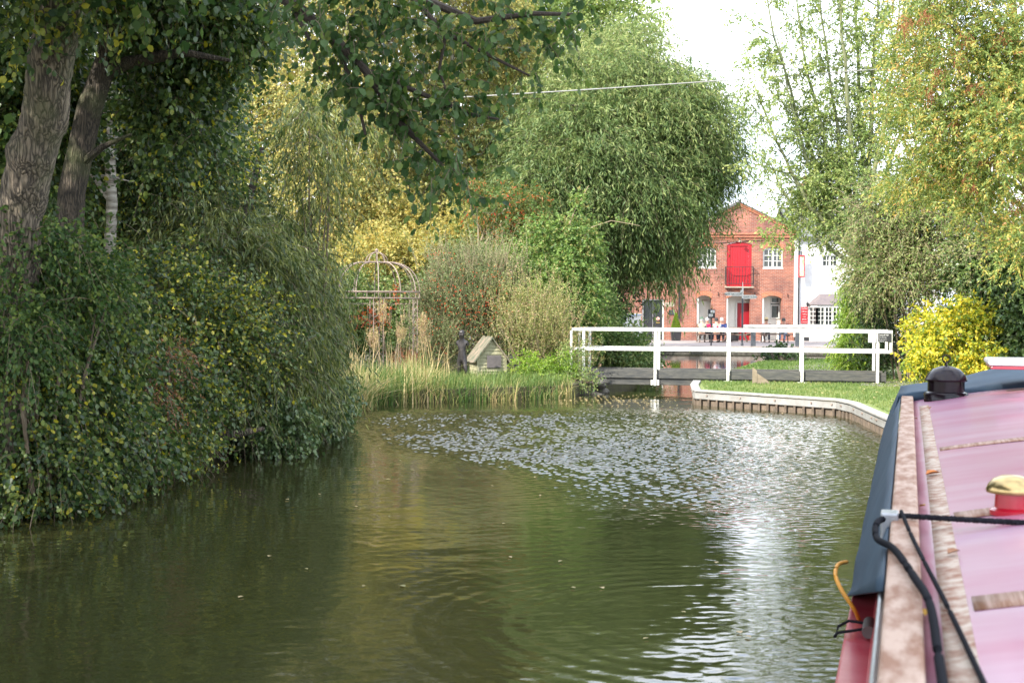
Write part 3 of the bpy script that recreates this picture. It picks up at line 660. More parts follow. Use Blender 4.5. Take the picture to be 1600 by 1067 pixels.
def window(parent, xa, xb, za, zs, rise, y, cols, rows, glassm='glass', mull=True):
    """casement with glazing bars; frame > panes"""
    f = MB(); t = 0.07
    arc = seg_arch(xa, xb, zs, rise)
    f.box((xa, y, za), (xa + t, y + 0.06, zs)); f.box((xb - t, y, za), (xb, y + 0.06, zs)); f.box((xa + t, y, za), (xb - t, y + 0.06, za + t))
    f.prism([(xa, zs)] + [(xb, zs)] + arc[::-1][1:-1] if rise > 0 else [(xa, zs - t), (xb, zs - t), (xb, zs), (xa, zs)], y, y + 0.06)
    if rise > 0: f.box((xa + t, y + 0.003, zs - 0.03), (xb - t, y + 0.057, zs - 0.001))
    gx0, gx1, gz0, gz1 = xa + t, xb - t, za + t, zs - 0.03
    for i in range(1, cols):
        x = gx0 + (gx1 - gx0) * i / cols; w = 0.055 if (mull and i == cols // 2) else 0.018
        f.box((x - w, y + 0.006, gz0), (x + w, y + 0.054, gz1))
    for j in range(1, rows):
        z = gz0 + (gz1 - gz0) * j / rows; f.box((gx0, y + 0.009, z - 0.018), (gx1, y + 0.051, z + 0.018))
    fr = f.build('window', M['white_paint'], parent)
    g = MB(); g.box((xa + 0.02, y + 0.035, za + 0.02), (xb - 0.02, y + 0.042, zs - 0.005)); g.build('pane', M[glassm], fr)
    s = MB(); s.box((xa - 0.03, y - 0.09, za - 0.07), (xb + 0.03, y + 0.02, za - 0.002)); s.build('sill', M['white_paint'], fr)
    return fr
def facade():
    b = thing('canal_warehouse', 'gabled orange brick canalside building with a red loading door', 'building', (WX, WY, 0))
    HW = 3.06; T = 0.34
    ops = [(fx(1087), fx(1110), WZ, fz(467.5), 0.16), (fx(1133), fx(1170.5), WZ, fz(467.5), 0.17), (fx(1189), fx(1219.5), WZ, fz(467.5), 0.17),
           (fx(1088), fx(1117), fz(420.5), fz(391), 0.12), (fx(1189.5), fx(1221), fz(420.5), fz(391), 0.13), (fx(1133), fx(1172), fz(449.5), fz(384), 0.16)]
    # overlapping columns: build upper and lower storeys apart
    zc = fz(455)
    w = MB()
    wall_with_openings(w, -HW, HW, WZ - 0.2, zc, ops[:3], 0, T)
    wall_with_openings(w, -HW, HW, zc, 6.05, ops[3:], 0, T)
    w.prism([(-HW, 6.05), (HW, 6.05), (HW, 6.35), (0, 7.84), (-HW, 6.35)], 0, T)
    for x in (-HW, HW - 0.3): w.box((x, T, WZ - 0.2), (x + 0.3, 7.0, 6.05))
    w.build('wall', M['brick'], b)
    # brick arches (soldier course), slightly proud
    for (xa, xb, za, zs, rs) in ops[:5]:
        a = MB()
        lo_ = seg_arch(xa, xb, zs, rs, 8); hi_ = seg_arch(xa - 0.06, xb + 0.06, zs + 0.02, rs, 8)
        for i in range(8):
            a.prism([lo_[i], lo_[i+1], (hi_[i+1][0], hi_[i+1][1] + 0.24), (hi_[i][0], hi_[i][1] + 0.24)], -0.012, 0.0 - 0.001)
        a.build('brick_arch', M['brick_arch'], b)
    c = MB()
    for z, h, pr in ((6.04, 0.07, 0.07), (6.20, 0.06, 0.05), (5.90, 0.05, 0.04)): c.box((-HW - 0.03, -pr, z), (HW + 0.03, -0.002, z + h))
    for s in (-1, 1):
        for off, pr in ((0.0, 0.10), (-0.10, 0.06)):
            c.prism([(s * (HW + 0.15), 6.33 + off), (0, 7.86 + off), (0, 7.95 + off), (s * (HW + 0.15), 6.42 + off)][::s], -pr, -0.002)
    c.build('cornice', M['brick_arch'], b)
    # roof slopes running back
    r = MB()
    for s in (-1, 1):
        r.prism([(s * (HW + 0.22), 6.36), (0, 7.95), (0, 8.02), (s * (HW + 0.22), 6.43)][::s], -0.14, 7.5)
    r.build('roof', M['slate'], b)
    r = MB(); r.tube([(0, -0.16, 8.03), (0, 7.5, 8.03)], 0.07, 8); r.build('ridge', M['tile_roof'], b)
    for o in ops[3:5]: window(b, o[0] + 0.02, o[1] - 0.02, o[2] + 0.04, o[3], o[4] - 0.01, 0.08, 4, 3)
    # loading door
    xa, xb, za, zs, rs = ops[5]
    f = MB(); f.prism([(xa + .01, zs)] + [(xb - .01, zs)] + seg_arch(xa + .01, xb - .01, zs, rs - .01)[::-1][1:-1], 0.05, 0.12)
    f.box((xa + .01, 0.05, za), (xa + 0.17, 0.12, zs)); f.box((xb - 0.17, 0.05, za), (xb - .01, 0.12, zs)); f.box((xa + 0.17, 0.052, zs - 0.06), (xb - 0.17, 0.118, zs))
    fr = f.build('door_frame', M['red_door'], b)
    d = MB(); n = 7
    for i in range(n):
        q = xa + 0.175 + (xb - xa - 0.35) * i / n; d.box((q + 0.006, 0.10, za + 0.02), (q + (xb - xa - 0.35) / n - 0.006, 0.14, zs - 0.06))
    d.box((xa + .17, 0.13, za), (xb - .17, 0.17, zs)); d.build('loading_door', M['red_door'], b)
    # balcony
    k = MB(); ya = -0.32; xl, xr = fx(1130), fx(1174); zb, zt = fz(445), fz(418)
    k.box((xl, ya, fz(451)), (xr, -0.005, fz(449)))
    bal = k.build('balcony', M['stone'], b)
    k = MB()
    k.box((xl, ya, zt - 0.03), (xr, ya + 0.03, zt)); k.box((xl, ya, zb), (xr, ya + 0.03, zb + 0.03))
    for i in range(11): x = xl + 0.015 + (xr - xl - 0.03) * i / 10; k.box((x - 0.009, ya + 0.006, zb), (x + 0.009, ya + 0.024, zt - 0.03))
    for x in (xl, xr - 0.03):
        k.box((x, ya + 0.03, zt - 0.03), (x + 0.03, -0.003, zt)); k.box((x, ya + 0.03, zb), (x + 0.03, -0.003, zb + 0.03))
        for j in range(3): k.box((x + .006, ya + 0.08 + j * 0.08, zb + .03), (x + .024, ya + 0.10 + j * 0.08, zt - .03))
    k.build('railing', M['black_paint'], bal)
    # porch recess
    p = MB(); RY = 0.75
    p.box((-HW + 0.3, RY, WZ - 0.2), (HW - 0.3, RY + 0.1, 3.3)); p.box((-HW + 0.3, T + 0.002, 2.95), (HW - 0.3, RY, 3.05))
    for o in ops[:3]: p.box((o[0] - 0.12, T + 0.001, WZ), (o[0] + 0.14, T + 0.12, 2.95))
    for x in (fx(1121), fx(1180)): p.box((x, T + 0.15, WZ), (x + 0.12, RY, 2.95))
    p.build('porch_wall', M['cream'], b)
    for o in ops[:3]:
        p = MB(); p.box((o[0] + .002, .03, WZ), (o[0] + .10, T + .0, o[3] + .02)); p.build('jamb', M['white_paint'], b)
    d = MB(); d.box((fx(1153.5), RY - 0.06, WZ), (fx(1173), RY - 0.01, fz(474.5))); d.build('door', M['dark_red'], b)
    d = MB(); d.box((fx(1150.5), RY - 0.09, WZ), (fx(1153), RY - 0.005, fz(471))); d.box((fx(1153), RY - 0.09, fz(474.2)), (fx(1174), RY - 0.005, fz(471.5))); d.build('door_frame', M['white_paint'], b)
    d = MB(); d.box((fx(1092), RY - 0.06, WZ), (fx(1112), RY - 0.01, fz(473))); dd = d.build('door', M['cream_door'], b)
    d = MB(); d.box((fx(1097), RY - 0.09, fz(470)), (fx(1106), RY - 0.07, fz(471))); d.build('hinge', M['iron'], dd)
    d = MB()
    for za_, zb_ in ((fz(475), fz(465)), (fz(499), fz(477))):
        x0_, x1_ = fx(1205.5), fx(1220); y_ = RY - 0.06
        d.box((x0_, y_, za_), (x0_ + .07, RY - .005, zb_)); d.box((x1_ - .07, y_, za_), (x1_, RY - .005, zb_)); d.box((x0_ + .07, y_, za_), (x1_ - .07, RY - .005, za_ + .07)); d.box((x0_ + .07, y_, zb_ - .06), (x1_ - .07, RY - .005, zb_))
    fr = d.build('window', M['white_paint'], b)
    d = MB(); d.box((fx(1206), RY - 0.03, fz(499) + .02), (fx(1219.5), RY - 0.02, fz(465) - .02)); d.build('pane', M['glass'], fr)
    # wall ties
    for px, py in ((1120.5, 461), (1229, 463), (1177.5, 461)):
        k = MB(); x, z = fx(px), fz(py)
        k.tube([(x - .05, -.03, z + .08), (x - .02, -.035, z + .1), (x + .02, -.03, z + .03), (x - .02, -.03, z - .03), (x + .02, -.035, z - .10), (x + .05, -.03, z - .08)], 0.016, 6)
        k.build('wall_tie', M['black_paint'], b)
    k = MB(); k.tube([(-.02, 0, 5.96), (-.02, -.22, 5.98), (-.02, -.26, 5.9)], .018, 6); k.lathe([(.02, .12), (.05, .1), (.12, 0), (.1, -.01)], (-.02, -.28, 5.78), 10); k.build('wall_lamp', M['iron'], b)
    k = MB(); k.tube([(fx(1060), -.07, 5.62), (fx(1100), -.03, 5.68), (fx(1150), -.03, 5.8), (fx(1200), -.03, 5.93), (fx(1240), -.03, 6.0)], .014, 5); k.build('cable', M['black_paint'], b)
    # ---- adjoining lower range
    e = thing('brick_cottage', 'brick range with slate roof and tall dark door behind the willow', 'building', (WX, WY, 0))
    x0, x1 = fx(880), -HW - 0.004
    w = MB(); wall_with_openings(w, x0, x1, WZ - .2, 6.0, [(fx(1002), fx(1036), WZ, fz(469), 0.0)], 0.02, 0.36); w.build('wall', M['brick'], e)
    w = MB(); w.box((fx(1002), .10, WZ), (fx(1004.3), .20, fz(469))); w.box((fx(1033.7), .10, WZ), (fx(1036), .20, fz(469))); w.box((fx(1004.3), .10, fz(471)), (fx(1033.7), .20, fz(469))); w.build('door_frame', M['white_paint'], e)
    w = MB()
    for i in range(2):
        xa = fx(1004.4) + i * .53; xb = xa + .51; w.box((xa, .16, WZ + .02), (xb, .22, fz(471.2)))
        w.box((xa + .08, .145, WZ + .15), (xb - .08, .159, WZ + .85)); 
    dr = w.build('double_door', M['black_paint'], e)
    w = MB()
    for i in range(2):
        xa = fx(1004.4) + i * .53 + .09
        for j in range(3): w.box((xa + j * .12, .15, WZ + 1.05), (xa + j * .12 + .09, .159, fz(474)))
    w.build('pane', M['glass'], dr)
    w = MB(); w.box((fx(1024), .148, WZ + .92), (fx(1030), .158, WZ + 1.0)); w.build('letter_plate', M['brass_plate'], dr)
    w = MB(); w.lathe([(0.0, 0), (.1, 0), (.1, .005), (0, .006)], (0, 0, 0), 14)
    nt_ = w.build('sticker', M['sticker'], dr); nt_.rotation_euler = (R(90), 0, 0); nt_.location = (fx(1027), .146, WZ + 1.18)
    w = MB(); w.box((fx(1037), .008, fz(481)), (fx(1052), .019, fz(474))); w.build('stone_block', M['stone'], e); w = MB(); w.box((fx(980), .008, fz(497)), (fx(1001), .019, fz(491))); w.build('stone_block', M['stone'], e)
    w = MB(); w.box((fx(1044), -.02, fz(493.5)), (fx(1052.3), .018, fz(486))); w.build('plaque', M['plaque'], e)
    w = MB(); w.tube([(fx(1059.3), -.08, fz(500)), (fx(1059.3), -.08, 5.9)], .05, 10); w.build('drainpipe', M['black_paint'], e)
    w = MB(); w.prism([(0, 0), (0, 0), (0, 0)], 0, 0) if False else None
    w.add([(x0, -.2, 5.95), (x1, -.2, 5.95), (x1, 4.6, 8.25), (x0, 4.6, 8.25), (x0, -.2, 6.05), (x1, -.2, 6.05), (x1, 4.6, 8.35), (x0, 4.6, 8.35), (x0, 9.2, 6.0), (x1, 9.2, 6.0)],
          [(0, 1, 2, 3), (4, 5, 6, 7), (0, 1, 5, 4), (7, 6, 9, 8), (0, 4, 7, 3)])
    w.build('roof', M['slate'], e)
    # ---- white pub
    h = thing('white_inn', 'white-painted brick inn with bay window right of the gabled building', 'building', (WX, WY, 0))
    x0, x1 = HW + 0.004, fx(1460); yf = -0.12
    w = MB(); ops2 = [(fx(1281), fx(1306), fz(418), fz(399), 0.0), (fx(1345), fx(1372), fz(418), fz(399), 0.0)]
    wall_with_openings(w, x0 + .0, x1, WZ + .22, 6.0, ops2, yf, yf + .34); w.box((x0, yf + .34, WZ + .22), (x0 + .3, 6.5, 6.0)); w.build('wall', M['white_brick'], h)
    for o in ops2: window(h, o[0] + .01, o[1] - .01, o[2] + .02, o[3] - .01, 0, yf + .08, 4, 2)
    w = MB(); w.box((x0, yf - .02, WZ - .2), (x1, yf + .35, WZ + .22)); w.build('plinth', M['black_paint'], h)
    w = MB(); w.box((x0 - .06, yf - .025, WZ + .22), (x0 + .06, yf - .002, 6.0)); w.build('corner_board', M['white_paint'], h)
    w = MB(); w.tube([(fx(1244.6), yf - .08, WZ + .1), (fx(1244.6), yf - .08, 5.85)], .045, 10); w.build('drainpipe', M['black_paint'], h)
    w = MB(); w.add([(x0, yf - .22, 5.92), (x1, yf - .22, 5.92), (x1, 4.6, 7.95), (x0, 4.6, 7.95), (x0, yf - .22, 6.02), (x1, yf - .22, 6.02), (x1, 4.6, 8.05), (x0, 4.6, 8.05), (x0, 9.2, 6.0), (x1, 9.2, 6.0)],
          [(0, 1, 2, 3), (4, 5, 6, 7), (0, 1, 5, 4), (7, 6, 9, 8), (0, 4, 7, 3)]); rf = w.build('roof', M['slate'], h)
    w = MB(); cx = fx(1273) + .35; w.box((cx - .40, 3.9, 6.8), (cx + .40, 4.6, 9.2)); w.box((cx - .45, 3.85, 9.2), (cx + .45, 4.65, 9.33)); w.box((cx - .42, 3.88, 9.33), (cx + .42, 4.62, 9.42)); ch = w.build('chimney', M['brick'], rf)
    w = MB(); w.lathe([(.13, 0), (.15, .3), (.17, .34), (.12, .35)], (cx - .14, 4.25, 9.42), 12); w.build('chimney_pot', M['terracotta'], ch) 
    # bay
    bx0, bx1 = fx(1262), fx(1326); by = yf - .65
    w = MB(); foot = [(bx0, yf - .003), (bx0 + .28, by), (bx1 - .28, by), (bx1, yf - .003)]
    zb, zt = fz(509), fz(481)
    def ring(z0_, z1_, grow=0):
        g = [(bx0 - grow, yf - .004), (bx0 + .28 - grow * .4, by - grow), (bx1 - .28 + grow * .4, by - grow), (bx1 + grow, yf - .004)]
        w.add([(x, y, z0_) for x, y in g] + [(x, y, z1_) for x, y in g], [(0, 1, 2, 3), (7, 6, 5, 4), (0, 4, 5, 1), (1, 5, 6, 2), (2, 6, 7, 3), (3, 7, 4, 0)])
    ring(WZ, zb, 0); ring(zb + .0, zb + .07, .06); ring(zt, zt + .16, .02)
    bay = w.build('bay_window', M['white_paint'], h)
    w = MB()
    def panel(p, q, cols):
        p = Vector((*p, 0)); q = Vector((*q, 0)); 
        for i in range(cols + 1):
            c = p.lerp(q, i / cols); s = .09 if i in (0, cols) or (cols > 4 and i % 2 == 0) else .035
            w.beam(c + Vector((0, 0, zb + .07)), c + Vector((0, 0, zt)), s, s)
        for j in range(1, 4): z = zb + .07 + (zt - zb - .07) * j / 4; w.beam(p + Vector((0, 0, z)), q + Vector((0, 0, z)), .03, .03)
    panel(foot[0], foot[1], 2); panel(foot[1], foot[2], 8); panel(foot[3], foot[2], 2)
    w.build('glazing_bars', M['white_paint'], bay)
    w = MB(); g = [(bx0 + .04, yf - .006), (bx0 + .30, by + .05), (bx1 - .30, by + .05), (bx1 - .04, yf - .006)]
    w.add([(x, y, zb + .05) for x, y in g] + [(x, y, zt + .02) for x, y in g], [(0, 4, 5, 1), (1, 5, 6, 2), (2, 6, 7, 3)]); w.build('pane', M['glass'], bay)
    w = MB(); zr = zt + .16; e_ = .12
    g = [(bx0 - e_, yf - .005), (bx0 + .24, by - e_), (bx1 - .24, by - e_), (bx1 + e_, yf - .005)]; tpx = [(bx0 + .55, yf - .005), (bx0 + .62, yf - .12), (bx1 - .62, yf - .12), (bx1 - .55, yf - .005)]
    w.add([(x, y, zr) for x, y in g] + [(x, y, fz(460)) for x, y in tpx], [(0, 1, 5, 4), (1, 2, 6, 5), (2, 3, 7, 6), (0, 3, 2, 1), (4, 5, 6, 7)]); w.build('bay_roof', M['tile_roof'], bay)
    # notice board, hanging sign
    s = thing('notice_board', 'red notice board with white writing beside the bay window', 'sign', (WX + fx(1254), WY + yf, fz(493)))
    w = MB(); w.box((-.185, -.05, -.46), (.185, -.004, .46)); w.build('board', M['sign_red'], s)
    for i, (ln, sz) in enumerate((('GARDEN', .085), ('Additional', .075), ('seating', .085), ('in the', .08), ('garden', .09), ('to the rear', .07))):
        text(ln, 'lettering', M['white_gloss'], s, (0, -.053, .33 - i * .145), sz)
    s = thing('inn_sign', 'hanging inn sign in a red frame on the white corner', 'sign', (WX + fx(1247), WY + yf, fz(417)))
    w = MB()
    for a_, b_ in (((-.17, -.62), (-.12, .6)), ((.12, -.62), (.17, .6)), ((-.12, -.62), (.12, -.55)), ((-.12, .53), (.12, .6))): w.box((a_[0], -.42, a_[1]), (b_[0], -.36, b_[1]))
    w.build('frame', M['sign_red'], s)
    w = MB(); w.box((-.12, -.40, -.55), (.12, -.38, .53)); w.build('panel', M['sign_panel'], s)
    w = MB(); w.tube([(0, 0, .78), (0, -.39, .78), (0, -.39, .6)], .02, 6); w.build('bracket', M['black_paint'], s)
    s = thing('wall_lantern', 'small black lantern above the red notice board', 'lamp', (WX + fx(1258), WY + yf, fz(475)))
    w = MB(); w.tube([(0, -.005, .1), (0, -.16, .12), (0, -.18, .05)], .015, 6); w.lathe([(.01, .08), (.09, .02), (.07, 0), (.05, -.16), (.01, -.18)], (0, -.18, 0), 8); w.build('lantern_body', M['black_paint'], s)
M['brick_arch'] = brick_mat('brick_arch', (0.46, 0.155, 0.08), (0.36, 0.11, 0.055), (0.4, 0.26, 0.17), 0.3)
M['cream_door'] = mat('cream_door', (0.76, 0.78, 0.72), (0.68, 0.70, 0.64), scale=2, rough=0.6)
M['sticker'] = mat('sticker', (0.7, 0.65, 0.6), (0.65, 0.1, 0.06), scale=8, rough=0.6)
M['sign_panel'] = mat('sign_panel', (0.55, 0.62, 0.6), (0.25, 0.4, 0.2), scale=3, rough=0.5)
facade()

# ---------------------------------------------------------------- people
def skin_obj(name, chains, m, parent, sub=2):
    """chains: list of [(x,y,z,r)...]; a point equal to an earlier one is welded"""
    vs = []; rs = []; es = []; key = {}
    for ch in chains:
        prev = None
        for x, y, z, r in ch:
            k = (round(x, 4), round(y, 4), round(z, 4))
            if k not in key: key[k] = len(vs); vs.append((x, y, z)); rs.append(r)
            i = key[k]
            if prev is not None and prev != i: es.append((prev, i))
            prev = i
    me = bpy.data.meshes.new(name); me.from_pydata(vs, es, []); o = bpy.data.objects.new(name, me); COL.objects.link(o)
    me.materials.append(m)
    s = o.modifiers.new('skin', 'SKIN'); s.use_smooth_shade = True
    d = me.skin_vertices[0].data if me.skin_vertices else None
    if d is None:
        bpy.context.view_layer.objects.active = o
    for i, r in enumerate(rs): me.skin_vertices[0].data[i].radius = (r, r); me.skin_vertices[0].data[i].use_root = (i == 0)
    sb = o.modifiers.new('sub', 'SUBSURF'); sb.levels = sub; sb.render_levels = sub
    dg = bpy.context.evaluated_depsgraph_get(); m2 = bpy.data.meshes.new_from_object(o.evaluated_get(dg)); bpy.data.objects.remove(o)
    o = bpy.data.objects.new(name, m2); COL.objects.link(o)
    if not m2.materials: m2.materials.append(m)
    o.parent = parent
    return o
def hand(side, w, d, s=1.0):
    """palm + five finger chains rooted in the palm; w wrist, d pointing direction"""
    w = Vector(w); d = Vector(d).normalized(); r = d.cross(Vector((0, 0, 1))).normalized(); dn = Vector((0, 0, -1))
    palm = w + d * 0.05 * s; ch = [[(*w, .024*s), (*palm, .030*s)]]
    for i, (o, l) in enumerate(((-.026, .065), (-.009, .075), (.009, .07), (.025, .055))):
        a = palm + r * o * s + d * .03 * s; b = a + d * l * .5 * s; c = b + (d + dn * .7).normalized() * l * .5 * s
        ch.append([(*palm, .030*s), (*a, .010*s), (*b, .009*s), (*c, .008*s)])
    a = w + d * .02 * s + r * side * -.028 * s; ch.append([(*palm, .03*s), (*a, .012*s), (*(a + d * .04 * s + r * side * -.02 * s), .009*s)])
    return ch
def person(label, loc, rz, top, legs, hairm, hat=None, lean=0.12, reach=0.34, head_down=0.02, face_up=False, shoes='shoe', leg_fwd=0.42, emblem=None):
    t = thing('person', label, 'person', loc, rz, 'people seated at the picnic tables')
    H = 0.46; y1 = lean
    hip = (0, 0, H + .06); ch = (0, y1 * .8, H + .42); nk = (0, y1 + .01, H + .56); hd0 = (0, y1 + .04 + head_down, H + .64); hd1 = (0, y1 + .05 + head_down, H + .73); hd2 = (0, y1 + .03 + head_down, H + .80)
    body = [[(*hip, .13), (0, y1 * .4, H + .24, .115), (*ch, .135), (*nk, .055), (*hd0, .068), (*hd1, .086), (*hd2, .06)], [(*hd0, .068), (0, hd0[1] + .095, hd0[2] + .035, .014)]]
    tops = [[(hip[0], hip[1], hip[2] - .02, .155), (0, y1 * .4, H + .24, .145), (*ch, .16), (0, y1, H + .51, .075)]]
    trs = [[(hip[0], hip[1], hip[2] - .05, .14), (0, .02, H + .02, .13)]]; sh = []
    for s in (-1, 1):
        S = (s * .19, y1 * .8, H + .45); El = (s * .23, y1 + .13, H + .24); Wr = (s * .12, y1 + reach, H + .31)
        body.append([(*ch, .135), (*S, .055), (*El, .042), (*Wr, .026)])
        hc = hand(s, Wr, (-s * .3, 1, -.05)); hc[0][0] = (*Wr, .026); body += hc
        tops.append([(*ch, .16), (*S, .075), (*El, .056), (Wr[0], Wr[1] - .03, Wr[2], .042)])
        K = (s * .12, leg_fwd, H + .04); An = (s * .13, leg_fwd + .02, .09)
        body.append([(*hip, .13), (s * .10, .05, H + .03, .08), (*K, .055), (*An, .035)])
        trs.append([(0, .02, H + .02, .13), (s * .10, .10, H + .03, .095), (*K, .072), (An[0], An[1], An[2] + .03, .058)])
        sh.append([(An[0], An[1] - .04, .05, .045), (An[0], An[1] + .06, .045, .045), (An[0], An[1] + .17, .035, .032)])
    skin_obj('body', body, M['skin'], t, 1)
    jk = skin_obj('jacket', tops, top, t, 1); skin_obj('trousers', trs, legs, t, 1)
    for c in sh: skin_obj('shoe', [c], M[shoes], t, 1)
    hx, hy, hz = hd1
    if hat:
        w = MB(); w.lathe([(.14, -.005), (.145, .005), (.10, .012), (.095, .06), (.07, .10), (.02, .115)], (hx, hy - .01, hz + .035), 14); w.build('hat', hat, t)
    w = MB(); w.lathe([(.095, -.07), (.102, -.02), (.098, .04), (.07, .095), (.02, .115)], (hx, hy - .022, hz), 14); w.build('hair', hairm, t)
    if emblem:
        w = MB(); c = Vector((0, y1 * .5 - .15, H + .33)); st = []
        for i in range(10):
            a = math.pi / 2 + i * math.pi / 5; r_ = .10 if i % 2 == 0 else .04; st.append((r_ * math.cos(a), r_ * math.sin(a) + c.z))
        w.prism(st, c.y - .03, c.y + .03); w.build('emblem', emblem, jk)
    return t
flat('shoe', (0.04, 0.03, 0.03)); flat('khaki', (0.36, 0.34, 0.27)); flat('magenta', (0.5, 0.02, 0.12)); flat('pale_jacket', (0.50, 0.56, 0.68)); flat('navy', (0.02, 0.04, 0.16))
flat('plaid', (0.26, 0.12, 0.16)); flat('dark_coat', (0.05, 0.05, 0.07)); flat('jeans', (0.25, 0.36, 0.55)); flat('brown_trousers', (0.20, 0.15, 0.12)); flat('dark_trousers', (0.05, 0.06, 0.09))
flat('grey_hair', (0.5, 0.48, 0.46)); flat('dark_hair', (0.05, 0.05, 0.05)); flat('brown_hair', (0.2, 0.12, 0.07)); flat('straw', (0.45, 0.36, 0.2)); flat('red_logo', (0.65, 0.02, 0.05)); flat('green_cap', (0.08, 0.16, 0.10))
TY = 75.0
def picnic_table(label, loc, rz):
    t = thing('picnic_table', label, 'picnic table', loc, rz, 'picnic tables on the quay')
    w = MB()
    for i in range(5): w.box((-.85, -.36 + i * .147, .72), (.85, -.36 + i * .147 + .135, .76))
    w.build('tabletop', M['table_wood'], t)
    for s in (-1, 1):
        w = MB()
        for i in range(2): y = s * (.62 + i * .14); w.box((-.85, y - .065, .42), (.85, y + .065, .46))
        w.build('bench', M['table_wood'], t)
    for x in (-.6, .6):
        w = MB(); w.beam((x, -.28, .72), (x, -.60, 0), .05, .09); w.beam((x, .28, .72), (x, .60, 0), .05, .09); w.box((x + .03, -.76, .34), (x + .07, .76, .42)); w.box((x + .03, -.34, .66), (x + .07, .34, .72)); w.build('leg', M['table_wood'], t)
    return t
def qp(px, y): p = at(px, 536, y); return (p.x, y, WZ)
picnic_table('picnic table nearest the cream door, four people seated round it', qp(1109, TY), 0.0)
picnic_table('empty picnic table beside the dark red porch door', qp(1150, TY + 1.6), R(80))
picnic_table('picnic table under the right porch arch, two people seated behind', qp(1210, TY + .2), 0.0)
def seat(px, dy, hh=0): p = qp(px, TY + dy); return (p[0], p[1], WZ)
person('person with back turned in a pale khaki jacket and green cap at the left table', seat(1096, -.68), R(-12), M['khaki'], M['brown_trousers'], M['grey_hair'], M['green_cap'])
person('person in a magenta top facing out beside the khaki jacket', seat(1105, .70), R(172), M['magenta'], M['dark_trousers'], M['grey_hair'])
person('person with back turned in a pale blue jacket with red star emblem', seat(1120, -.68), R(4), M['pale_jacket'], M['dark_trousers'], M['dark_hair'], emblem=M['red_logo'])
person('person with grey hair in a navy jacket facing out at the left table', seat(1128, .70), R(165), M['navy'], M['dark_trousers'], M['grey_hair'])
person('person in a straw hat and plaid shirt seated under the right arch', seat(1196, .72), R(178), M['plaid'], M['dark_trousers'], M['brown_hair'], M['straw'], lean=.2)
person('person in a dark coat and pale jeans drinking at the right table', seat(1225, .72), R(160), M['dark_coat'], M['jeans'], M['dark_hair'], lean=.15, leg_fwd=.6)

# ---------------------------------------------------------------- quay furniture
def fingerpost():
    p = at(1159.5, 542, 68.6); t = thing('fingerpost', 'tall grey fingerpost with two white arms on the quay edge', 'signpost', (p.x, 68.6, WZ))
    s = 68.6 / F
    z = lambda py: 2.30 - WZ - (py - 478) * s
    w = MB(); w.tube([(0, 0, 0), (0, 0, z(468))], .045, 12); w.lathe([(.07, 0), (.07, .12), (.045, .16)], (0, 0, 0), 12); w.build('post', M['post_grey'], t)
    w = MB(); w.tube([(0, 0, z(468)), (0, 0, z(451))], .038, 12); w.tube([(0, 0, z(451)), (0, 0, z(442))], [.025, .012], 10); w.build('finial', M['white_paint'], t)
    for sd, zc, L, tx in ((-1, z(461), 29 * s, 'GREAT HAYWOOD'), (1, z(465.3), 23.5 * s, 'SHARDLOW')):
        h = 3.0 * s; w = MB(); w.prism([(sd * .03, zc - h), (sd * (L - .12), zc - h), (sd * L, zc), (sd * (L - .12), zc + h), (sd * .03, zc + h)], -.02, .02)
        a = w.build('arm', M['white_paint'], t); text(tx, 'lettering', M['black_paint'], a, (sd * L * .5, -.0225, zc - .045), .118 if sd < 0 else .125)
    w = MB(); w.prism([(-.13, z(459)), (-.03, z(459)), (-.03, z(455)), (-.1, z(455))], -.05, -.025); w.build('number_plate', M['white_paint'], t)
fingerpost()
def infosign():
    p = at(1111.3, 541.5, 68.8); t = thing('information_sign', 'small black sign with white panels on a thin post', 'sign', (p.x, 68.8, WZ)); s = 68.8 / F
    z = lambda py: 2.30 - WZ - (py - 477.6) * s
    w = MB(); w.tube([(0, .04, 0), (0, .04, z(483))], .035, 8); w.build('post', M['black_paint'], t)
    w = MB(); w.box((-.17, -.02, z(498.5)), (.17, .02, z(485))); b = w.build('board', M['black_paint'], t)
    w = MB(); w.box((-.05, -.026, z(490)), (.14, -.021, z(486))); w.box((-.14, -.026, z(496)), (.06, -.021, z(492)))
    for i in range(4): w.box((-.2, -.02, z(497 - i * 3.2)), (-.172, .02, z(495.6 - i * 3.2)))
    pn = w.build('panel', M['white_gloss'], b)
    text('P i', 'lettering', M['black_paint'], pn, (.045, -.0285, z(489.6)), .10); text('WC', 'lettering', M['black_paint'], pn, (-.04, -.0285, z(495.4)), .08)
infosign()
def quay_rail():
    a = at(1162, 509, 68.2); c = at(1312, 511, 68.2); t = thing('mooring_rail', 'round white rail on two dark posts along the quay', 'railing', (a.x, 68.2, WZ))
    L = c.x - a.x; h = a.z - WZ
    w = MB(); w.tube([(0, 0, h - .04), (L, 0, h - .06)], .095, 12); w.build('rail', M['old_white'], t)
    for px in (1177, 1246.5):
        x = at(px, 520, 68.2).x - a.x; w = MB(); w.box((x - .11, -.08, 0), (x + .11, .08, h - .12)); w.build('post', M['post_grey'], t, .01)
quay_rail()
